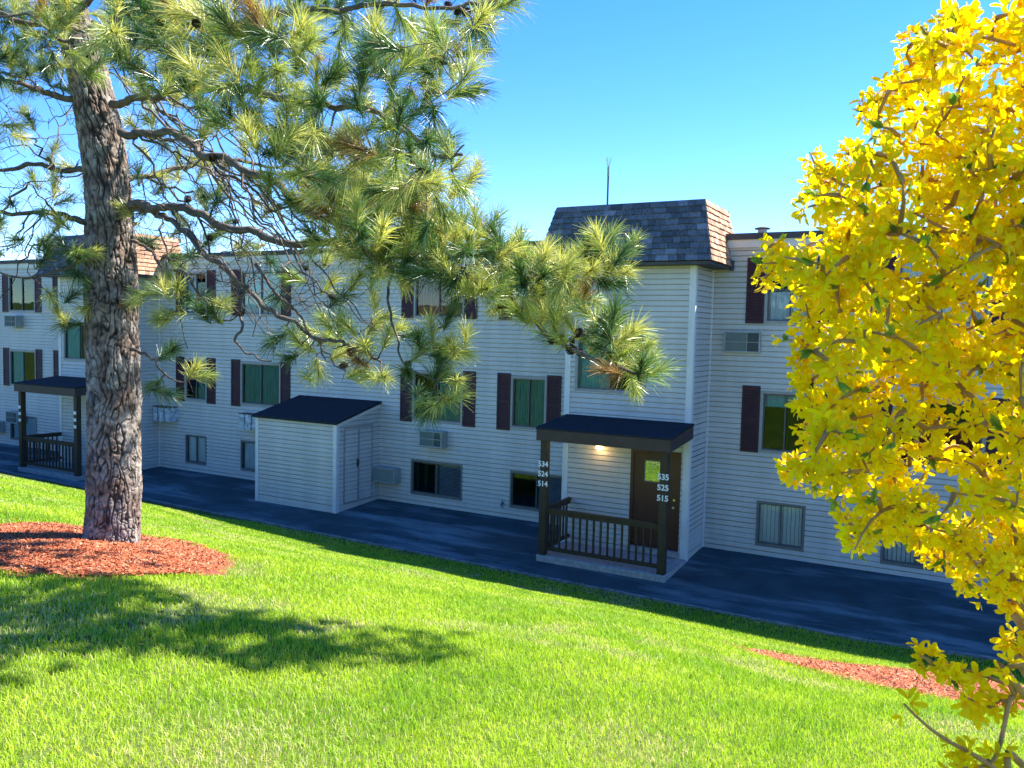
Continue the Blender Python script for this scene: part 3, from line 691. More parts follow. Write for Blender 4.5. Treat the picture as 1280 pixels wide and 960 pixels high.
# ------------------------------------------------------------------ mulch beds
def mulch_mat():
    m = attr_mat('red_mulch', 'tint', 0.9, 0.15); return m
M['mulch'] = mulch_mat()
def color_attr(me, cols):
    a = me.color_attributes.new('tint', 'FLOAT_COLOR', 'POINT')
    c = np.ones((len(me.vertices), 4), np.float32); c[:, :3] = cols; a.data.foreach_set('color', c.ravel())
def mulch(m, hgt, nchip, label):
    cx, cy, rx, ry, a = m
    g = 70; vs_ = []; 
    U = np.linspace(-1.12, 1.12, g); A, B = np.meshgrid(U, U)
    X = cx+A*rx*math.cos(a)-B*ry*math.sin(a); Y = cy+A*rx*math.sin(a)+B*ry*math.cos(a)
    Rr = ell(X, Y, m)
    nz = rng.random(X.shape)*.012
    zt = lambda X, Y, Rr: H(X, Y)+hgt*np.clip(1-Rr**1.6, -.4, 1)+.012
    Z = zt(X, Y, Rr)+nz
    i = np.arange(g*g).reshape(g, g); F = np.stack([i[:-1, :-1], i[:-1, 1:], i[1:, 1:], i[1:, :-1]], -1).reshape(-1, 4)
    keep = (Rr.ravel()[F].max(1) < 1.09); F = F[keep]
    co = np.stack([X, Y, Z], -1).reshape(-1, 3); cols = np.tile([.20, .055, .035], (len(co), 1))*rng.uniform(.7, 1.2, (len(co), 1))
    # loose chips
    N = nchip; r = np.sqrt(rng.random(N))*1.03+(rng.random(N) < .03)*rng.random(N)*.16; th = rng.random(N)*2*np.pi
    ca = r*np.cos(th)*rx; cb = r*np.sin(th)*ry
    x = cx+ca*math.cos(a)-cb*math.sin(a); y = cy+ca*math.sin(a)+cb*math.cos(a)
    rr = ell(x, y, m); ok = rr < 1.2; x, y, rr = x[ok], y[ok], rr[ok]; N = len(x)
    z = zt(x, y, np.minimum(rr, 1.0))+rng.uniform(.004, .02, N)+.02*(rr > 1.04)
    d = rng.normal(size=(N, 3)); d[:, 2] *= .35; d /= np.linalg.norm(d, axis=1)[:, None]
    e = np.cross(d, np.array([0, 0, 1.])+rng.normal(size=(N, 3))*.35); e /= np.linalg.norm(e, axis=1)[:, None]
    L = rng.uniform(.008, .026, N)[:, None]; W = rng.uniform(.003, .007, N)[:, None]
    c = np.stack([x, y, z], 1)
    q = np.stack([c-d*L-e*W, c+d*L-e*W*.6, c+d*L+e*W, c-d*L+e*W*.5], 1).reshape(-1, 3)
    F2 = np.arange(4*N).reshape(N, 4)+len(co)
    cc = np.array([.40, .115, .05])*rng.uniform(.55, 1.5, (N, 1)); pale = rng.random(N) < .2; cc[pale] = np.array([.50, .27, .16])*rng.uniform(.7, 1.2, (pale.sum(), 1))
    me = bpy.data.meshes.new('mulch_bed'); arr_mesh(me, np.concatenate([co, q]), np.concatenate([F, F2]))
    color_attr(me, np.concatenate([cols, np.repeat(cc, 4, 0)])); me.materials.append(M['mulch'])
    o = bpy.data.objects.new('mulch_bed', me); C.objects.link(o)
    tag(o, label, 'mulch', None, 'stuff'); return o
mulch(MULCH[0], .10, 42000, 'mound of red wood mulch around the foot of the pine trunk')
mulch(MULCH[1], .06, 34000, 'flat bed of pale red mulch on the lawn slope below the yellow shrub')

# ------------------------------------------------------------------ grass
def vnoise(x, y, s, seed=0):
    """cheap smooth value noise"""
    g = np.random.default_rng(100+seed).random((64, 64)); X = (x*s) % 64; Y = (y*s) % 64
    i = np.floor(X).astype(int); j = np.floor(Y).astype(int); fx = X-i; fy = Y-j; fx = fx*fx*(3-2*fx); fy = fy*fy*(3-2*fy)
    a = g[i % 64, j % 64]; b = g[(i+1) % 64, j % 64]; c = g[i % 64, (j+1) % 64]; d = g[(i+1) % 64, (j+1) % 64]
    return (a*(1-fx)+b*fx)*(1-fy)+(c*(1-fx)+d*fx)*fy
def grass(N):
    az0 = YAW
    az = az0+rng.uniform(-R(46), R(42), N); 
    r = 1.6+ (rng.random(N)**1.25)*0  # placeholder
    # areal density falls with distance: pdf(r) ~ r^(-0.15)
    u = rng.random(N); a_ = .85; r0, r1 = 1.7, 21.0
    r = (r0**a_+u*(r1**a_-r0**a_))**(1/a_)
    x = r*np.sin(az); y = CAM.y+r*np.cos(az)
    ok = (y < EDGE(x)-.02+.07*(vnoise(x, y, 6, 9)-.35)+.02*rng.normal(size=N)) & (ell(x, y, MULCH[0]) > 1.0+rng.normal(size=N)*.03) & (ell(x, y, MULCH[1]) > 1.0+rng.normal(size=N)*.03)
    x, y, r = x[ok], y[ok], r[ok]; N = len(x)
    # thin, dry patches
    dry = np.clip((vnoise(x, y, .9, 1)*.55+vnoise(x, y, 2.7, 2)*.45-.62)*5, 0, 1)
    for (cx, cy, rr_) in ((at(300, 925, 3.5).x, at(300, 925, 3.5).y, .55), (at(30, 770, 5).x, at(30, 770, 5).y, .5), (at(800, 905, 4).x, at(800, 905, 4).y, .3)):
        dry = np.maximum(dry, .9*np.exp(-((x-cx)**2+(y-cy)**2)/rr_**2))
    lush = np.clip(.5+1.5*(.6*vnoise(x, y, 1.6, 3)+.4*vnoise(x, y, 5.5, 4)-.5), 0, 1)
    hgt = rng.uniform(.028, .060, N)*(.75+.4*lush)*(1-.3*dry)
    wid = (.0007+.00030*r)*rng.uniform(.8, 1.25, N)
    z = H(x, y)-.004
    th = rng.random(N)*2*np.pi; lean = rng.uniform(.1, .75, N); ld = rng.random(N)*2*np.pi
    lx = np.cos(ld)*lean; ly = np.sin(ld)*lean
    bx = np.cos(th)*wid; by = np.sin(th)*wid
    P = np.stack([x, y, z], 1)
    b = np.stack([bx, by, np.zeros(N)], 1)
    m1 = P+np.stack([lx*hgt*.35, ly*hgt*.35, hgt*.6], 1); m2 = P+np.stack([lx*hgt*1.1, ly*hgt*1.1, hgt*(1-.25*lean)], 1)
    co = np.stack([P-b, P+b, m1+b*.75, m1-b*.75, m2+b*.12, m2-b*.12], 1).reshape(-1, 3)
    i = np.arange(N)[:, None]*6
    F = np.concatenate([i+np.array([[0, 1, 2, 3]]), i+np.array([[3, 2, 4, 5]])])
    green = np.array([.36, .55, .03]); yel = np.array([.62, .76, .06]); deep = np.array([.13, .36, .015]); straw = np.array([.78, .70, .38])
    t = rng.random(N)[:, None]; k = np.clip(lush*1.4-.3+rng.normal(size=N)*.2, 0, 1)[:, None]
    c = green*(1-t)+yel*t; c = c*(1-.6*k)+deep*.6*k
    s = (rng.random(N) < (.025+.42*dry))[:, None]; c = np.where(s, straw*rng.uniform(.7, 1.1, (N, 1)), c)*rng.uniform(.8, 1.15, (N, 1))
    me = bpy.data.meshes.new('grass'); arr_mesh(me, co, F); color_attr(me, np.repeat(c, 6, 0))
    me.materials.append(attr_mat('grass_blade', 'tint', .45, .35, .42, (1.0, 1.0, .55)))
    o = bpy.data.objects.new('grass', me); C.objects.link(o); tag(o, 'bright green spring grass covering the sloping lawn', 'grass', None, 'stuff')
grass(900000)

# ------------------------------------------------------------------ growth helper: a skeleton that twigs join
class Skel:
    def __init__(s): s.p = []; s.r = []
    def add(s, pts, rads): s.p += [tuple(q) for q in pts]; s.r += list(rads)
    def near(s, q, arr):
        d = ((arr-np.array(q))**2).sum(1); i = int(d.argmin()); return i, math.sqrt(d[i])
def spline(pts, per=6):
    pts = [Vector(p) for p in pts]
    if len(pts) < 3: return [pts[0].lerp(pts[-1], i/per) for i in range(per+1)]
    P_ = [pts[0]*2-pts[1]]+pts+[pts[-1]*2-pts[-2]]; out = []
    for i in range(1, len(P_)-2):
        for k in range(per):
            t = k/per; a, b, c, d = P_[i-1], P_[i], P_[i+1], P_[i+2]
            out.append(.5*((2*b)+(c-a)*t+(2*a-5*b+4*c-d)*t*t+(-a+3*b-3*c+d)*t**3))
    out.append(pts[-1]); return out
def inside(px, py, poly):
    c = False; j = len(poly)-1
    for i in range(len(poly)):
        xi, yi = poly[i]; xj, yj = poly[j]
        if (yi > py) != (yj > py) and px < (xj-xi)*(py-yi)/(yj-yi)+xi: c = not c
        j = i
    return c
def scatter(poly, n, t0, t1, mind=0):
    xs_ = [p[0] for p in poly]; ys_ = [p[1] for p in poly]; out = []; tries = 0
    while len(out) < n and tries < n*60:
        tries += 1
        x = random.uniform(min(xs_), max(xs_)); y = random.uniform(min(ys_), max(ys_))
        if inside(x, y, poly) and all((x-a)**2+(y-b)**2 > mind*mind for a, b, _ in out): out.append((x, y, random.uniform(t0, t1)))
    return out

# ------------------------------------------------------------------ pine
random.seed(21)
TP = 7.72
trunk_px = [(139, 684, 33.5), (141, 655, 32), (143, 610, 31.5), (143, 560, 31), (143, 500, 31), (141, 440, 31), (139, 373, 31), (138, 320, 30), (135, 240, 27), (124, 160, 26), (109, 90, 24), (92, 30, 21.5), (83, 0, 20.5), (66, -80, 18.5), (55, -180, 16), (50, -300, 13), (48, -430, 9), (47, -560, 5), (46, -640, 1.5)]
base = at(139, 676, TP)
pine = empty('pine_tree', (base.x, base.y, h(base.x, base.y)), 'tall pine with furrowed grey trunk and long needle tufts hanging over the lawn', 'tree')
tc = spline([at(x, y, TP) for x, y, r in trunk_px], 46); tr_ = spline([(r*TP/FPX, 0, 0) for x, y, r in trunk_px], 46); tr_ = [v.x for v in tr_]
tc[0].z = h(base.x, base.y)-.12
K = 300; co = []; crk = []
axis = []
for i, c in enumerate(tc):
    d = (tc[min(i+1, len(tc)-1)]-tc[max(i-1, 0)]).normalized(); a = d.cross(Vector((0, 1, .1))).normalized(); b = d.cross(a)
    rr = tr_[i]
    for j in range(K):
        th = 2*math.pi*j/K
        n_ = a*math.cos(th)+b*math.sin(th)
        q = Vector((math.cos(th)*rr*1.0, math.sin(th)*rr*1.0, c.z))
        # elongated plates with fissures between them
        w0 = Vector((mnoise.noise(q*5), mnoise.noise(q*5+Vector((9, 2, 5))), 0))
        v1 = Vector((q.x*24, q.y*24, q.z*4.2))+w0*1.1; v2 = Vector((q.x*15+5, q.y*15, q.z*11+3))+w0*1.0
        j_ = mnoise.noise(q*38)*.10+mnoise.noise(q*90)*.05
        e = max(0, min(abs(mnoise.noise(v1))*2.2, abs(mnoise.noise(v2))*3.2+.08)+j_)
        e2 = abs(mnoise.noise(Vector((q.x*46, q.y*46, q.z*20))))*2.6
        cr = min(1, e/.36); cr = cr*cr*(3-2*cr); cr2 = min(1, e2/.4)
        fl = 0
        if c.z < base.z+.5:   # root flare
            fl = max(0, .028*(1-(c.z-base.z)/.5))*(0.5+.5*math.sin(th*4+1))
        off = rr*(1+.04*mnoise.noise(Vector((math.cos(th)*1.5, math.sin(th)*1.5, c.z*1.3))))+(-.019*(1-cr)+.004*(cr2-1)+.010*mnoise.noise(q*7)+.005*mnoise.noise(q*40)+.003*mnoise.noise(q*95))*min(1, rr/.2)+fl
        co.append(c+n_*off); crk.append((cr, cr2, mnoise.noise(q*21), mnoise.noise(q*6+Vector((4, 4, 4)))))
nR = len(tc); i = np.arange(nR*K).reshape(nR, K); i2 = np.roll(i, -1, axis=1)
F = np.stack([i[:-1], i2[:-1], i2[1:], i[1:]], -1).reshape(-1, 4)
crk = np.array(crk); cr, cr2, n1, n2 = crk.T
plate = np.array([.20, .145, .115])[None]*(1+.8*n1[:, None]); grey = np.array([.30, .255, .22])[None]*(1+.7*n1[:, None]); k = np.clip(.5+n2*2.2, 0, 1)[:, None]
pc = plate*(1-k)+grey*k; dark = np.array([.040, .030, .026])[None]
cc = dark*(1-cr[:, None])+pc*cr[:, None]; cc *= (.72+.28*cr2[:, None])
me = bpy.data.meshes.new('trunk'); arr_mesh(me, np.array([tuple(v) for v in co]), F); color_attr(me, np.clip(cc, .01, .9)); me.polygons.foreach_set('use_smooth', np.ones(len(F), bool))
M['bark'] = attr_mat('pine_bark', 'tint', .9, .15)
_n = M['bark'].node_tree; _t = _n.nodes.new('ShaderNodeTexNoise'); _t.inputs['Scale'].default_value = 130; _t.inputs['Detail'].default_value = 5
_g = _n.nodes.new('ShaderNodeNewGeometry'); _bp = _n.nodes.new('ShaderNodeBump'); _bp.inputs['Strength'].default_value = .6; _bp.inputs['Distance'].default_value = .006
_n.links.new(_g.outputs['Position'], _t.inputs['Vector']); _n.links.new(_t.outputs['Fac'], _bp.inputs['Height']); _n.links.new(_bp.outputs[0], _n.nodes['Principled BSDF'].inputs['Normal'])
me.materials.append(M['bark']); trunk = bpy.data.objects.new('trunk', me); C.objects.link(trunk); own(trunk, pine)
# old branch scar
kp = at(152, 376, TP-.24)
mb = MB(); mb.tube([kp+Vector((.02, .06, 0)), kp, kp-Vector((.01, .03, 0))], [.05, .055, .045], 12); mb.mi = 1; mb.tube([kp-Vector((.01, .028, 0)), kp-Vector((.012, .034, 0))], [.033, .03], 12)
own(mb.build('branch_scar', [mat('scar_bark', (.16, .12, .10), .9, .1, noise=.3, scale=40), mat('scar_hole', (.012, .009, .008), .9, .1)]), pine)

sk = Skel()
for q, r_ in list(zip(tc, tr_))[60::9]: sk.add([q], [.05])
limbs = [  # (pixel x, pixel y, depth) polylines, first radius
 ([(150, 268, 7.6), (200, 264, 7.5), (235, 285, 7.3), (262, 320, 7.1), (320, 367, 6.9), (350, 392, 6.75), (393, 417, 6.6), (427, 428, 6.5), (450, 437, 6.4), (478, 455, 6.3)], .042),
 ([(148, 262, 7.6), (215, 255, 7.4), (290, 285, 7.1), (370, 300, 6.8), (450, 312, 6.5), (530, 330, 6.3), (597, 353, 6.15), (633, 370, 6.05), (667, 397, 5.95), (687, 420, 5.9), (720, 437, 5.8), (750, 453, 5.75), (790, 470, 5.7)], .055),
 ([(150, 165, 7.6), (210, 170, 7.2), (300, 210, 6.7), (380, 260, 6.3), (460, 300, 6.1), (560, 330, 6.1), (660, 345, 6.05), (730, 335, 6.0), (765, 315, 6.0)], .05),
 ([(480, 310, 6.4), (490, 345, 6.3), (488, 380, 6.2), (492, 420, 6.1), (505, 455, 6.0), (535, 478, 6.0)], .014),
 ([(163, 436, 7.6), (180, 441, 7.5), (196, 450, 7.4), (212, 468, 7.35), (234, 470, 7.3)], .02),
 ([(140, 130, 7.6), (200, 120, 7.0), (270, 110, 6.3), (330, 120, 5.8), (400, 130, 5.5), (470, 150, 5.4), (540, 190, 5.5), (575, 195, 5.5)], .05),
 ([(115, 60, 7.6), (180, 40, 6.9), (260, 30, 6.2), (350, 20, 5.7), (440, 10, 5.4), (540, 10, 5.4), (620, 5, 5.5)], .045),
 ([(90, 30, 7.6), (140, -30, 6.8), (220, -80, 6.2), (330, -90, 5.8), (430, -60, 5.6), (520, -40, 5.6)], .045),
 ([(125, 140, 7.6), (80, 120, 7.6), (40, 108, 7.4), (0, 102, 7.2), (-90, 90, 7.0)], .05),
 ([(130, 212, 7.6), (90, 213, 7.7), (40, 208, 7.7), (-20, 214, 7.6), (-120, 205, 7.5)], .045),
 ([(132, 283, 7.7), (95, 276, 7.6), (50, 268, 7.5), (-10, 262, 7.4), (-120, 270, 7.2)], .045),
 ([(100, 35, 7.5), (60, 35, 7.2), (30, 25, 7.1), (-20, 0, 7.0), (-100, -40, 7.0)], .05),
 ([(120, 30, 7.4), (100, 40, 7.0), (70, 45, 6.9), (40, 25, 6.8), (0, 15, 6.8)], .03),
 ([(140, 340, 7.6), (110, 330, 7.5), (70, 335, 7.4), (30, 345, 7.3), (-30, 330, 7.2)], .022),
 ([(150, 225, 7.9), (220, 215, 8.5), (300, 200, 9.0), (380, 210, 9.4), (450, 230, 9.6)], .04),
 ([(110, 80, 7.9), (160, 60, 8.6), (240, 40, 9.1), (340, 50, 9.4)], .04),
 ([(160, 300, 7.7), (205, 330, 7.4), (240, 350, 7.2), (270, 400, 7.1), (300, 395, 7.0)], .016),
 ([(230, 290, 7.2), (290, 350, 7.0), (300, 400, 6.9), (290, 430, 6.8), (310, 445, 6.8), (340, 450, 6.7)], .018),
 ([(320, 330, 6.8), (350, 370, 6.7), (380, 400, 6.6), (400, 430, 6.6), (415, 455, 6.5)], .015),
 ([(500, 150, 5.5), (530, 185, 5.4), (560, 200, 5.4), (580, 185, 5.4)], .012),
 # off the frame, the rest of the crown
 ([(70, -80, 7.7), (180, -190, 7.0), (320, -240, 6.6)], .04), ([(66, -80, 7.7), (-80, -160, 7.2), (-240, -190, 7.0)], .04),
 ([(60, -170, 7.7), (160, -260, 8.2), (280, -320, 8.6)], .03), ([(50, -250, 7.7), (-60, -340, 7.6), (-160, -380, 7.5)], .03), ([(50, -330, 7.7), (130, -420, 7.2), (200, -440, 7.0)], .025),
 ([(60, -100, 7.9), (-20, -150, 8.8), (-100, -180, 9.6)], .035), ([(90, 50, 7.9), (20, 30, 8.8), (-60, 20, 9.6)], .035),
]
def wig(pts, amp):
    out = []
    for i, p in enumerate(pts): out.append(p+(Vector((mnoise.noise(p*3.1), mnoise.noise(p*3.1+Vector((7, 7, 7))), mnoise.noise(p*3.1+Vector((3, 1, 9)))))*amp+Vector((mnoise.noise(p*11), mnoise.noise(p*11+Vector((7, 7, 7))), mnoise.noise(p*11+Vector((3, 1, 9)))))*amp*.35)*(1 if 0 < i else 0))
    return out
for ln, r0 in limbs:
    pts = wig(spline([at(*q) for q in ln], 12), .07)
    rad = [r0*.62*(1-.80*i/(len(pts)-1))+.004 for i in range(len(pts))]
    mb = MB(); rr_ = [r_*(1+.22*mnoise.noise(p*14)+.15*mnoise.noise(p*31)) for p, r_ in zip(pts, rad)]; mb.tube(pts, rr_, 9); own(mb.build('limb', M['bark'], smooth=True), pine)
    c_ = np.ones((len(mb.v), 3))*np.array([.13, .105, .085])*rng.uniform(.6, 1.5, (len(mb.v), 1)); color_attr(bpy.data.objects[own.__name__].data if False else C.objects[-1].data, c_)
    sk.add(pts, rad)

PA = [(120, 0), (200, 0), (300, 0), (640, -20), (625, 30), (590, 60), (600, 100), (575, 135), (530, 150), (565, 190), (600, 210), (580, 240), (560, 262), (540, 300), (440, 310), (400, 260), (350, 205), (260, 150), (160, 105), (130, 60)]
PA2 = [(350, 180), (520, 170), (560, 250), (560, 320), (470, 330), (400, 310), (370, 260)]
PB = [(540, 285), (600, 275), (650, 300), (700, 325), (760, 300), (790, 310), (770, 350), (740, 385), (770, 400), (810, 425), (815, 470), (790, 485), (745, 445), (700, 430), (640, 395), (585, 370), (530, 350), (470, 345), (440, 320)]
PC = [(505, 420), (560, 400), (590, 430), (585, 470), (560, 510), (520, 500), (500, 470)]
PD = [(380, 360), (470, 350), (500, 400), (480, 480), (440, 470), (430, 400)]
PE = [(180, 350), (250, 350), (290, 385), (260, 420), (205, 400), (170, 380)]
PF = [(350, 420), (425, 400), (435, 450), (400, 470), (355, 450)]
PG = [(50, 300), (115, 300), (120, 400), (80, 410), (40, 340)]
PH = [(-20, 0), (110, 0), (90, 60), (60, 100), (-20, 90)]
PI = [(-30, 240), (60, 260), (100, 330), (40, 360), (-30, 330)]
targets = []
targets += scatter(PA, 225, 4.6, 6.9, 9) + scatter(PA, 80, 7.5, 9.5, 8)
targets += scatter(PA2, 60, 5.4, 6.8, 10)
targets += scatter(PB, 135, 5.5, 6.5, 9)
targets += scatter(PC, 17, 5.8, 6.2, 10)
targets += scatter(PD, 14, 6.1, 6.7, 16)
targets += scatter(PE, 13, 6.9, 7.3, 14) + [(212, 440, 7.3), (240, 466, 7.25), (205, 445, 7.4), (200, 490, 7.35), (196, 478, 7.35), (250, 470, 7.25)]
targets += scatter(PF, 11, 6.5, 6.9, 14) + [(460, 440, 6.3), (478, 470, 6.25), (385, 472, 6.6), (350, 372, 6.8), (372, 350, 6.8)]
targets += scatter([(120, 0), (260, 0), (290, 60), (240, 130), (175, 110), (130, 60)], 26, 5.4, 7.0, 10) + scatter([(330, 230), (560, 230), (590, 300), (560, 330), (420, 320)], 26, 5.6, 6.6, 10)
targets += scatter([(100, 100), (190, 110), (330, 190), (430, 300), (400, 350), (300, 330), (190, 320), (150, 260)], 34, 7.0, 8.8, 12)
targets += scatter([(-20, 60), (100, 60), (120, 200), (125, 320), (60, 350), (-20, 340)], 34, 7.0, 8.8, 12) + scatter([(70, -10), (130, -10), (150, 60), (120, 110), (80, 60)], 9, 6.8, 7.3, 12)
targets += scatter(PG, 14, 7.2, 7.6, 12) + scatter(PH, 34, 6.6, 7.8, 10) + scatter(PI, 7, 7.0, 7.6, 20)
targets += scatter([(130, 150), (200, 140), (330, 230), (420, 330), (300, 350), (200, 330), (160, 300)], 22, 7.6, 9.2, 16)
named = [(302, 45, 4.7), (240, 20, 4.8), (385, 50, 4.9), (455, 95, 5.0), (395, 140, 5.0), (420, 180, 5.2), (455, 225, 5.3), (300, 120, 5.3), (250, 135, 5.6), (540, 60, 5.4), (600, 15, 5.5), (560, 190, 5.4), (520, 260, 5.6), (545, 470, 6.0), (540, 500, 6.0), (570, 440, 6.0), (765, 305, 6.0), (760, 330, 6.0), (780, 425, 5.8), (800, 465, 5.7), (150, 35, 6.4), (160, 70, 6.5), (205, 60, 5.6), (345, 85, 5.1)]
big = set(named); targets += named
off = scatter([(-230, -560), (330, -560), (560, -180), (640, -20), (-30, -20), (-30, 60), (-230, 60)], 60, 6.0, 9.6, 14)
# needles
ND = []   # arrays of (co, col)
def tuft(tip, d, rad, nn):
    d = np.array(d); d /= np.linalg.norm(d)
    s = rng.random(nn); start = np.array(tip)-d*(rad*.95)*s[:, None]
    v = rng.normal(size=(nn, 3)); v -= (v@d)[:, None]*d; v /= np.linalg.norm(v, axis=1)[:, None]
    ang = rng.uniform(.15, 1.15, nn)*(1-.1*(1-s))
    dr = d*np.cos(ang)[:, None]+v*np.sin(ang)[:, None]
    L = rng.uniform(.72, 1.08, nn)[:, None]*rad
    mid = start+dr*L*.5; end = start+dr*L+np.array([0, 0, -1.])*L*.10+dr*0
    wv = np.cross(dr, rng.normal(size=(nn, 3))); wv /= np.linalg.norm(wv, axis=1)[:, None]; W = .0019*rng.uniform(.8, 1.25, nn)[:, None]
    co = np.stack([start-wv*W, start+wv*W, mid+wv*W, mid-wv*W, end+wv*W*.3, end-wv*W*.3], 1).reshape(-1, 3)
    t = random.random()
    base_ = np.array([.30, .40, .10])*(1-t)+np.array([.66, .64, .22])*t
    if random.random() < .36: base_ = np.array([.075, .16, .055])
    if random.random() < .018: base_ = np.array([.35, .20, .07])
    col = base_*rng.uniform(.55, 1.45, (nn, 1)); dead = rng.random(nn) < .025*(1+s); col[dead] = np.array([.38, .27, .12])
    ND.append((co, np.repeat(col, 6, 0)))
twigs = MB(); tw_c = []
spts = np.array(sk.p)
def grow(target, leafy, r_tip=.003, droop=.0, big_=False):
    global spts
    T = at(*target); i, dist = sk.near(T, spts)
    A = Vector(sk.p[i]); 
    if dist > .45 and random.random() < .8:   # join further back so twigs run along the limb
        pass
    n_ = max(4, int(dist/.055)); side = Vector((random.uniform(-1, 1), random.uniform(-1, 1), random.uniform(-.3, 1)))*dist*.10
    C1 = A.lerp(T, .4)+side+Vector((0, 0, -dist*.05)); C2 = A.lerp(T, .75)+side*.5-Vector((0, 0, dist*.10))
    pts = []
    for k in range(n_+1):
        t = k/n_; p = A*(1-t)**3+C1*3*t*(1-t)**2+C2*3*t*t*(1-t)+T*t**3
        pts.append(p+Vector((random.uniform(-1, 1), random.uniform(-1, 1), random.uniform(-1, 1)))*.006*(0 < k < n_))
    r0 = min(sk.r[i]*.8, .0065+.010*dist)
    rad = [r0*(1-k/n_)+r_tip*(k/n_) for k in range(n_+1)]
    nv = len(twigs.v); twigs.tube(pts, rad, 5); g = random.uniform(.55, 1.5)
    for k in range(1, n_):      # short dead spurs
        if random.random() < .33:
            e = Vector((random.uniform(-1, 1), random.uniform(-1, 1), random.uniform(-1, .6))).normalized()*random.uniform(.03, .14)
            twigs.tube([pts[k], pts[k]+e*.5+Vector((0, 0, .01)), pts[k]+e], [.003, .0025, .0018], 4)
    tw_c.extend([(.115*g, .092*g, .072*g)]*(len(twigs.v)-nv))
    st = 2 if n_ > 4 else 1
    sk.add(pts[st:], rad[st:]); spts = np.concatenate([spts, np.array([tuple(p) for p in pts[st:]])])
    if leafy:
        d = (pts[-1]-pts[-2]).normalized()+Vector((random.uniform(-.4, .4), random.uniform(-.4, .4), random.uniform(.1, .8)))
        rr = random.uniform(.14, .205)*(1.12 if big_ else 1)
        e = d.normalized()*rr*.5
        twigs.tube([pts[-1], pts[-1]+e], [r_tip, r_tip*.8], 5); tw_c.extend([(.14, .11, .07)]*10)
        tuft(tuple(pts[-1]+e), tuple(d), rr, int(leafy))
    return pts
def order(ts): 
    return sorted(ts, key=lambda q: sk.near(at(*q), np.array(sk.p))[1])
PT = []
bare = scatter([(150, 110), (230, 120), (330, 190), (430, 270), (470, 330), (420, 380), (330, 400), (250, 350), (190, 330), (165, 280)], 380, 6.0, 8.6, 5)
bare += scatter([(-20, 60), (105, 60), (125, 200), (125, 320), (60, 330), (-20, 320)], 120, 6.8, 8.4, 7)
bare += scatter([(300, 330), (440, 330), (470, 440), (420, 460), (330, 430), (280, 400)], 30, 6.4, 7.0, 12) + scatter(PB, 25, 5.6, 6.4, 14)
def branchlet(a, b, sag, r0):
    global spts
    T0 = at(*a); i, dist = sk.near(T0, spts); A = Vector(sk.p[i]); B = at(*b); n_ = 16
    mid = A.lerp(B, .5)+Vector((random.uniform(-.15, .15), random.uniform(-.15, .15), sag))
    pts = []
    for k in range(n_+1):
        t = k/n_; p = A*(1-t)**2+mid*2*t*(1-t)+B*t*t
        pts.append(p+Vector((mnoise.noise(p*7), mnoise.noise(p*7+Vector((7, 7, 7))), mnoise.noise(p*7+Vector((3, 1, 9)))))*.07*(k > 0))
    rad = [r0*(1-k/n_)+.0035*(k/n_) for k in range(n_+1)]
    nv = len(twigs.v); twigs.tube(pts, rad, 6); g = random.uniform(.7, 1.6); tw_c.extend([(.12*g, .098*g, .080*g)]*(len(twigs.v)-nv))
    sk.add(pts[2:], rad[2:]); spts = np.concatenate([spts, np.array([tuple(p) for p in pts[2:]])])
for k in range(46):
    x0 = random.uniform(160, 330); y0 = random.uniform(90, 260); t0 = random.uniform(6.4, 8.2)
    branchlet((x0, y0, t0), (x0+random.uniform(40, 190), y0+random.uniform(60, 210), t0+random.uniform(-.5, .5)), random.uniform(-.05, .3), random.uniform(.008, .015))
for k in range(16):
    x0 = random.uniform(20, 110); y0 = random.choice((105, 212, 275))+random.uniform(-5, 5); t0 = 7.5
    branchlet((x0, y0, t0), (x0-random.uniform(-30, 110), y0+random.uniform(-70, 110), t0+random.uniform(-.6, .6)), random.uniform(-.1, .2), random.uniform(.007, .012))
for q in order(bare): grow(q, 0)
for q in order(targets): PT.append(grow(q, 190 if q in big else 145, big_=q in big))
for q in order(off): grow(q, 70)
me_o = twigs.build('twigs', M['bark'], smooth=True); own(me_o, pine); color_attr(me_o.data, np.array(tw_c)[:len(me_o.data.vertices)])
co = np.concatenate([a for a, b in ND]); cols = np.concatenate([b for a, b in ND]); N = len(co)//6; i = np.arange(N)[:, None]*6
F = np.concatenate([i+np.array([[0, 1, 2, 3]]), i+np.array([[3, 2, 4, 5]])])
me = bpy.data.meshes.new('crown'); arr_mesh(me, co, F); color_attr(me, cols); me.materials.append(attr_mat('pine_needle', 'tint', .34, .55, .30, (1.0, 1.0, .55)))
crown = bpy.data.objects.new('crown', me); C.objects.link(crown); own(crown, pine)
# cones: scaled ovoids along the outer limb and twigs
M['cone'] = mat('pine_cone', (.060, .042, .032), .8, .2, noise=.4, scale=60)
mb = MB()
for k in range(9):
    z = k/8; rr = .020*math.sin(math.pi*(.12+.80*z))+.004
    for j in range(8):
        th = 2*math.pi*(j/8+(k % 2)/16); c, s = math.cos(th), math.sin(th); th2 = .32
        p0 = Vector((c*rr*.5, s*rr*.5, z*.05)); tipv = Vector((c*(rr+.006), s*(rr+.006), z*.05+.008))
        a_ = Vector((math.cos(th+th2)*rr*.9, math.sin(th+th2)*rr*.9, z*.05+.001)); b_ = Vector((math.cos(th-th2)*rr*.9, math.sin(th-th2)*rr*.9, z*.05+.001))
        mb.poly([p0, a_, tipv]); mb.poly([p0, tipv, b_]); mb.poly([a_, b_, tipv])
mb.tube([(0, 0, -.005), (0, 0, .01), (0, 0, .03), (0, 0, .052)], [.006, .013, .014, .005], 7)
cone0 = mb.build('pine_cone', M['cone']); own(cone0, pine)
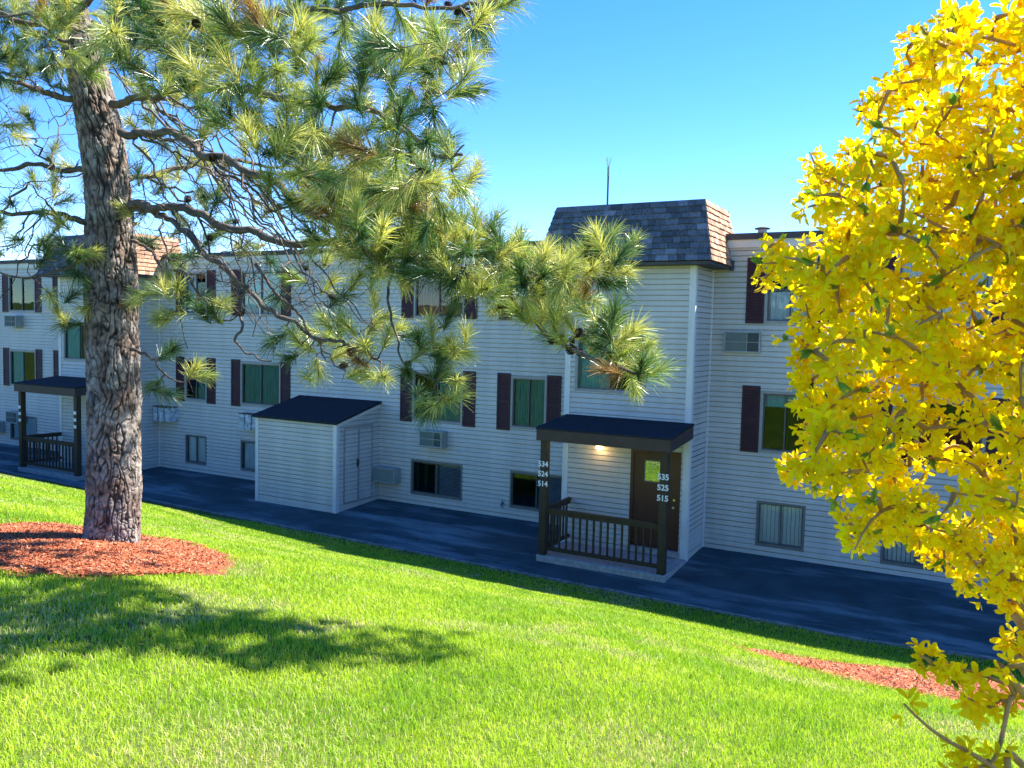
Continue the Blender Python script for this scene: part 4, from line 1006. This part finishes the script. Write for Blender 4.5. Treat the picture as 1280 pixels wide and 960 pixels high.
cp = [(868, 0), ] ; spots = [(700, 415, 5.85), (712, 423, 5.82), (728, 418, 5.8), (735, 425, 5.8), (722, 432, 5.8), (740, 412, 5.8), (709, 438, 5.82), (716, 445, 5.8), (690, 428, 5.85), (683, 372, 5.95), (676, 366, 5.95), (660, 382, 6.0), (755, 343, 6.0), (758, 345, 6.0), (618, 383, 6.1), (438, 448, 6.4), (432, 440, 6.4), (423, 452, 6.4), (510, 185, 5.4), (566, 78, 5.4), (572, 15, 5.5), (558, 12, 5.5), (580, 20, 5.5), (246, 25, 4.8), (255, 190, 6.8), (420, 300, 6.5), (345, 262, 6.9), (302, 392, 6.9), (268, 296, 7.2), (240, 250, 7.3), (300, 275, 7.0), (380, 330, 6.8), (420, 370, 6.6), (505, 455, 6.0), (620, 350, 6.1)]
for k, q in enumerate(spots):
    c = cone0 if k == 0 else cone0.copy()
    if k: C.objects.link(c)
    # hang on the nearest wood
    T = at(*q); i, _ = sk.near(T, spts); loc = Vector(sk.p[i]).lerp(T, min(1, .03/max(.03, _)))
    c.matrix_parent_inverse = Matrix.Translation(-Vector(pine.location))
    c.location = loc; c.rotation_euler = (random.uniform(.6, 2.6), random.uniform(-.6, .6), random.uniform(0, 6.28)); s_ = random.uniform(.9, 1.35); c.scale = (s_, s_, s_)

# ------------------------------------------------------------------ forsythia
random.seed(5); rng = np.random.default_rng(5)
root = Vector((1.05, -15.75, 0)); root.z = h(root.x, root.y)
fs = empty('forsythia_shrub', root, 'tall forsythia shrub covered in bright yellow blossom at the right edge', 'shrub')
M['stem'] = mat('forsythia_stem', (.42, .23, .07), .6, .35, noise=.3, scale=30, bump=.3, bscale=200)
sk = Skel(); stems = []
# arching canes: from the root fan up and left; (px,py,t) way points
canes = [
 [(1330, 790, 1.45), (1255, 755, 1.5), (1180, 700, 1.55), (1130, 640, 1.6), (1110, 560, 1.6)],
 [(1340, 700, 1.4), (1290, 560, 1.45), (1200, 500, 1.5), (1130, 460, 1.55), (1075, 438, 1.6), (1050, 400, 1.6)],
 [(1360, 640, 1.5), (1280, 480, 1.55), (1180, 420, 1.55), (1090, 400, 1.6), (1020, 360, 1.6), (975, 330, 1.6)],
 [(1380, 600, 1.4), (1330, 380, 1.4), (1240, 260, 1.45), (1150, 220, 1.5), (1060, 240, 1.55), (1018, 220, 1.6)],
 [(1400, 600, 1.35), (1370, 300, 1.3), (1290, 170, 1.3), (1200, 130, 1.35), (1110, 150, 1.45)],
 [(1420, 600, 1.3), (1400, 250, 1.2), (1330, 90, 1.2), (1250, 50, 1.2), (1180, 60, 1.25)],
 [(1430, 600, 1.3), (1440, 200, 1.25), (1400, -20, 1.2), (1320, -90, 1.2)],
 [(1340, 760, 1.6), (1270, 640, 1.7), (1200, 580, 1.75), (1120, 555, 1.75), (1030, 580, 1.7), (985, 590, 1.7)],
 [(1330, 800, 1.5), (1280, 700, 1.6), (1240, 600, 1.65), (1190, 560, 1.7), (1140, 610, 1.7), (1090, 660, 1.7)],
 [(1360, 720, 1.7), (1300, 520, 1.8), (1230, 400, 1.85), (1170, 330, 1.85), (1100, 310, 1.8), (1000, 315, 1.75), (955, 340, 1.7)],
 [(1380, 700, 1.8), (1340, 440, 1.9), (1280, 300, 1.95), (1200, 200, 1.95), (1110, 170, 1.9)],
 [(1330, 860, 1.35), (1300, 800, 1.35), (1262, 740, 1.38), (1210, 680, 1.4), (1160, 650, 1.42)],
 [(1340, 900, 1.3), (1290, 870, 1.3), (1240, 850, 1.3), (1190, 835, 1.3)],
 [(1330, 1010, 1.25), (1260, 960, 1.22), (1210, 940, 1.2), (1170, 915, 1.2), (1130, 880, 1.2)],
 [(1320, 930, 1.25), (1262, 870, 1.25), (1240, 930, 1.22), (1205, 960, 1.2)],
 [(1350, 560, 1.25), (1310, 420, 1.2), (1260, 330, 1.15), (1180, 280, 1.2), (1110, 260, 1.3)],
 [(1330, 480, 1.3), (1240, 440, 1.35), (1170, 470, 1.4), (1100, 480, 1.45), (1030, 500, 1.5), (1000, 450, 1.5)],
 [(1390, 700, 1.5), (1500, 640, 1.5), (1620, 500, 1.6)],
]
for c_ in canes:
    lead = [root+Vector((random.uniform(-.12, .12), random.uniform(-.12, .12), -.03))]
    if c_[0][1] < 800: lead.append(root.lerp(at(*c_[0]), .5)+Vector((.05, .05, .1)))
    pts = spline(lead+[at(*q) for q in c_], 9)
    pts = [p+Vector((mnoise.noise(p*9), mnoise.noise(p*9+Vector((5, 5, 5))), mnoise.noise(p*9+Vector((1, 8, 2)))))*.018 if i else p for i, p in enumerate(pts)]
    n_ = len(pts); rad = [.0050*(1-i/n_)+.0016 for i in range(n_)]
    mb = MB(); mb.tube(pts, rad, 7); own(mb.build('cane', M['stem'], smooth=True), fs)
    sk.add(pts[14:], rad[14:]); stems.append(pts)
spts = np.array(sk.p)
FP = [(1190, 15), (1240, 5), (1300, -60), (1450, -60), (1450, 900), (1300, 790), (1275, 770), (1240, 735), (1200, 720), (1150, 690), (1100, 685), (1068, 690), (1050, 665), (1040, 625), (1055, 600), (1000, 595), (985, 575), (1012, 560), (1005, 500), (992, 465), (1000, 430), (1000, 395), (975, 370), (955, 345), (955, 325), (985, 320), (1020, 318), (1005, 260), (1010, 210), (1040, 200), (1075, 150), (1085, 130), (1125, 90), (1130, 55), (1150, 30)]
tgt = [q for q in scatter(FP, 860, 1.1, 1.72, 5) if not (inside(q[0], q[1], [(1095, 490), (1180, 450), (1260, 470), (1260, 650), (1190, 640), (1120, 610)]) and random.random() < .72)]
tips = [(1012, 190, 1.6), (1035, 215, 1.6), (1015, 240, 1.6), (1078, 140, 1.5), (1095, 128, 1.5), (1120, 95, 1.4), (1135, 60, 1.35), (1150, 45, 1.35), (1190, 15, 1.25), (1210, 8, 1.25), (1110, 110, 1.5), (960, 312, 1.6), (975, 300, 1.6), (950, 350, 1.65), (960, 345, 1.6), (985, 425, 1.55), (1000, 450, 1.5), (1003, 478, 1.5), (980, 575, 1.7), (995, 590, 1.7), (1015, 605, 1.7), (1030, 605, 1.7), (990, 580, 1.68), (1075, 690, 1.6), (1065, 660, 1.6), (1095, 660, 1.65), (1010, 520, 1.55), (1150, 820, 1.3), (1165, 830, 1.3), (1190, 850, 1.28), (1205, 870, 1.28), (1225, 885, 1.27), (1245, 880, 1.27), (1230, 950, 1.22), (1215, 945, 1.2), (1195, 955, 1.2), (1262, 800, 1.35), (1270, 805, 1.35), (1180, 700, 1.5), (1210, 730, 1.5), (1240, 745, 1.45)]
twigs = MB(); nodes = []; tipl = []
def ftwig(q):
    global spts
    T = at(*q); i, dist = sk.near(T, spts); A = Vector(sk.p[i])
    n_ = max(2, int(dist/.025)); side = Vector((random.uniform(-1, 1), random.uniform(-1, 1), random.uniform(-.2, 1)))*dist*.15
    pts = [A.lerp(T, k/n_)+side*math.sin(math.pi*k/n_) for k in range(n_+1)]
    rad = [.0032*(1-k/n_)+.0012 for k in range(n_+1)]
    twigs.tube(pts, rad, 5); sk.add(pts[1:], rad[1:]); spts = np.concatenate([spts, np.array([tuple(p) for p in pts[1:]])])
    for a, b in zip(pts[:-1], pts[1:]): nodes.append((a.lerp(b, .5), (b-a).normalized()))
    tipl.append((pts[-1], (pts[-1]-pts[-2]).normalized()))
for q in order(tips+tgt): ftwig(q)
for ki, st in enumerate(stems):
    L = 0
    for a, b in zip(st[16:-1], st[17:]):
        L += (b-a).length
        if L > (.03 if ki not in (11, 12, 13, 14) else .10): nodes.append((b, (b-a).normalized())); L = 0
own(twigs.build('twigs', M['stem'], smooth=True), fs)
# one petal template: strap with a slight fold, 4 per flower
def petal():
    v = []; f = []
    prof = [(0, .0012), (.004, .0022), (.009, .0041), (.015, .0045), (.020, .0028), (.0215, .0004)]
    for k, (l, w_) in enumerate(prof): v += [(l, -w_, .0015*(w_ > .003)), (l, 0, 0), (l, w_, .0015*(w_ > .003))]
    for k in range(len(prof)-1):
        a = 3*k; f += [(a, a+1, a+4, a+3), (a+1, a+2, a+5, a+4)]
    return np.array(v), np.array(f)
PV, PFa = petal()
fl_co = []; fl_f = []; fl_c = []; base_i = 0
def flower(pos, axis, size):
    global base_i
    ax = Vector(axis).normalized(); a = ax.orthogonal().normalized(); b = ax.cross(a); ph = random.random()*6.28
    opn = random.uniform(.55, 1.35); g = random.uniform(.85, 1.1); yel = np.array([1.0, .84+random.uniform(-.08, .05), .004])*g
    for k in range(4):
        th = ph+k*math.pi/2+random.uniform(-.12, .12); out = a*math.cos(th)+b*math.sin(th); sd = ax.cross(out)
        o_ = opn+random.uniform(-.15, .15); curl = random.uniform(-.25, .35)
        l = PV[:, 0]/.0215; ang = o_+curl*l
        fx = PV[:, 0]*np.sin(ang); fz = PV[:, 0]*np.cos(ang)+.004
        nrm = ax*math.sin(o_)-out*math.cos(o_)
        P_ = np.array(pos)+size*(np.outer(fx, out)+np.outer(fz, ax)+np.outer(PV[:, 1], sd)+np.outer(PV[:, 2], nrm))
        fl_co.append(P_); fl_f.append(PFa+base_i); base_i += len(P_)
        c = np.tile(yel, (len(P_), 1)); c[:6] *= np.array([.97, .82, 1]); fl_c.append(c)
lf_co = []; lf_f = []; lf_c = []; lb = 0
def leaf(pos, d, L, Wd):
    global lb
    d = Vector(d).normalized(); s = d.orthogonal().normalized(); s.rotate(Matrix.Rotation(random.random()*6.28, 3, d)); n_ = d.cross(s)
    prof = [(0, .08), (.25, .7), (.5, 1), (.78, .6), (1, .05)]; v = []
    for t, w_ in prof: c = Vector(pos)+d*L*t+n_*L*.18*t*t; v += [tuple(c-s*Wd*w_+n_*Wd*.3*w_), tuple(c), tuple(c+s*Wd*w_+n_*Wd*.3*w_)]
    f = []
    for k in range(4): a = 3*k+lb; f += [(a, a+1, a+4, a+3), (a+1, a+2, a+5, a+4)]
    lf_co.append(np.array(v)); lf_f.append(np.array(f)); lf_c.append(np.tile(np.array([.22, .34, .04])*random.uniform(.7, 1.3), (15, 1))); lb += 15
for p, d in nodes:
    for k in range(random.choice((3, 3, 4, 4, 5))):
        v = Vector((random.gauss(0, 1), random.gauss(0, 1), random.gauss(0, 1))); v -= v.dot(d)*d
        if v.length < 1e-3: continue
        v.normalize(); v += Vector((0, 0, -.25))+d*random.uniform(-.2, .4); v.normalize()
        flower(p+v*random.uniform(.004, .016)+d*random.uniform(-.012, .012), v, random.uniform(.74, 1.10))
for p, d in tipl:
    if random.random() < .38:
        for k in range(random.randint(3, 6)):
            leaf(p, d+Vector((random.uniform(-.5, .5), random.uniform(-.5, .5), random.uniform(0, .6))), random.uniform(.015, .03), random.uniform(.003, .0055))
def numesh(name, co, f, c, m):
    me = bpy.data.meshes.new(name); arr_mesh(me, np.concatenate(co), np.concatenate(f)); color_attr(me, np.concatenate(c)); me.materials.append(m)
    me.polygons.foreach_set('use_smooth', np.ones(len(me.polygons), bool))
    o = bpy.data.objects.new(name, me); C.objects.link(o); own(o, fs); return o
numesh('blossom', fl_co, fl_f, fl_c, attr_mat('yellow_petal', 'tint', .5, .2, .62, (1.0, .98, .5)))
numesh('foliage', lf_co, lf_f, lf_c, attr_mat('young_leaf', 'tint', .5, .3, .4, (1, 1, .5)))
print('flowers', len(fl_co)//4, 'tufts', len(ND), 'needles', sum(len(a) for a, b in ND)//6)
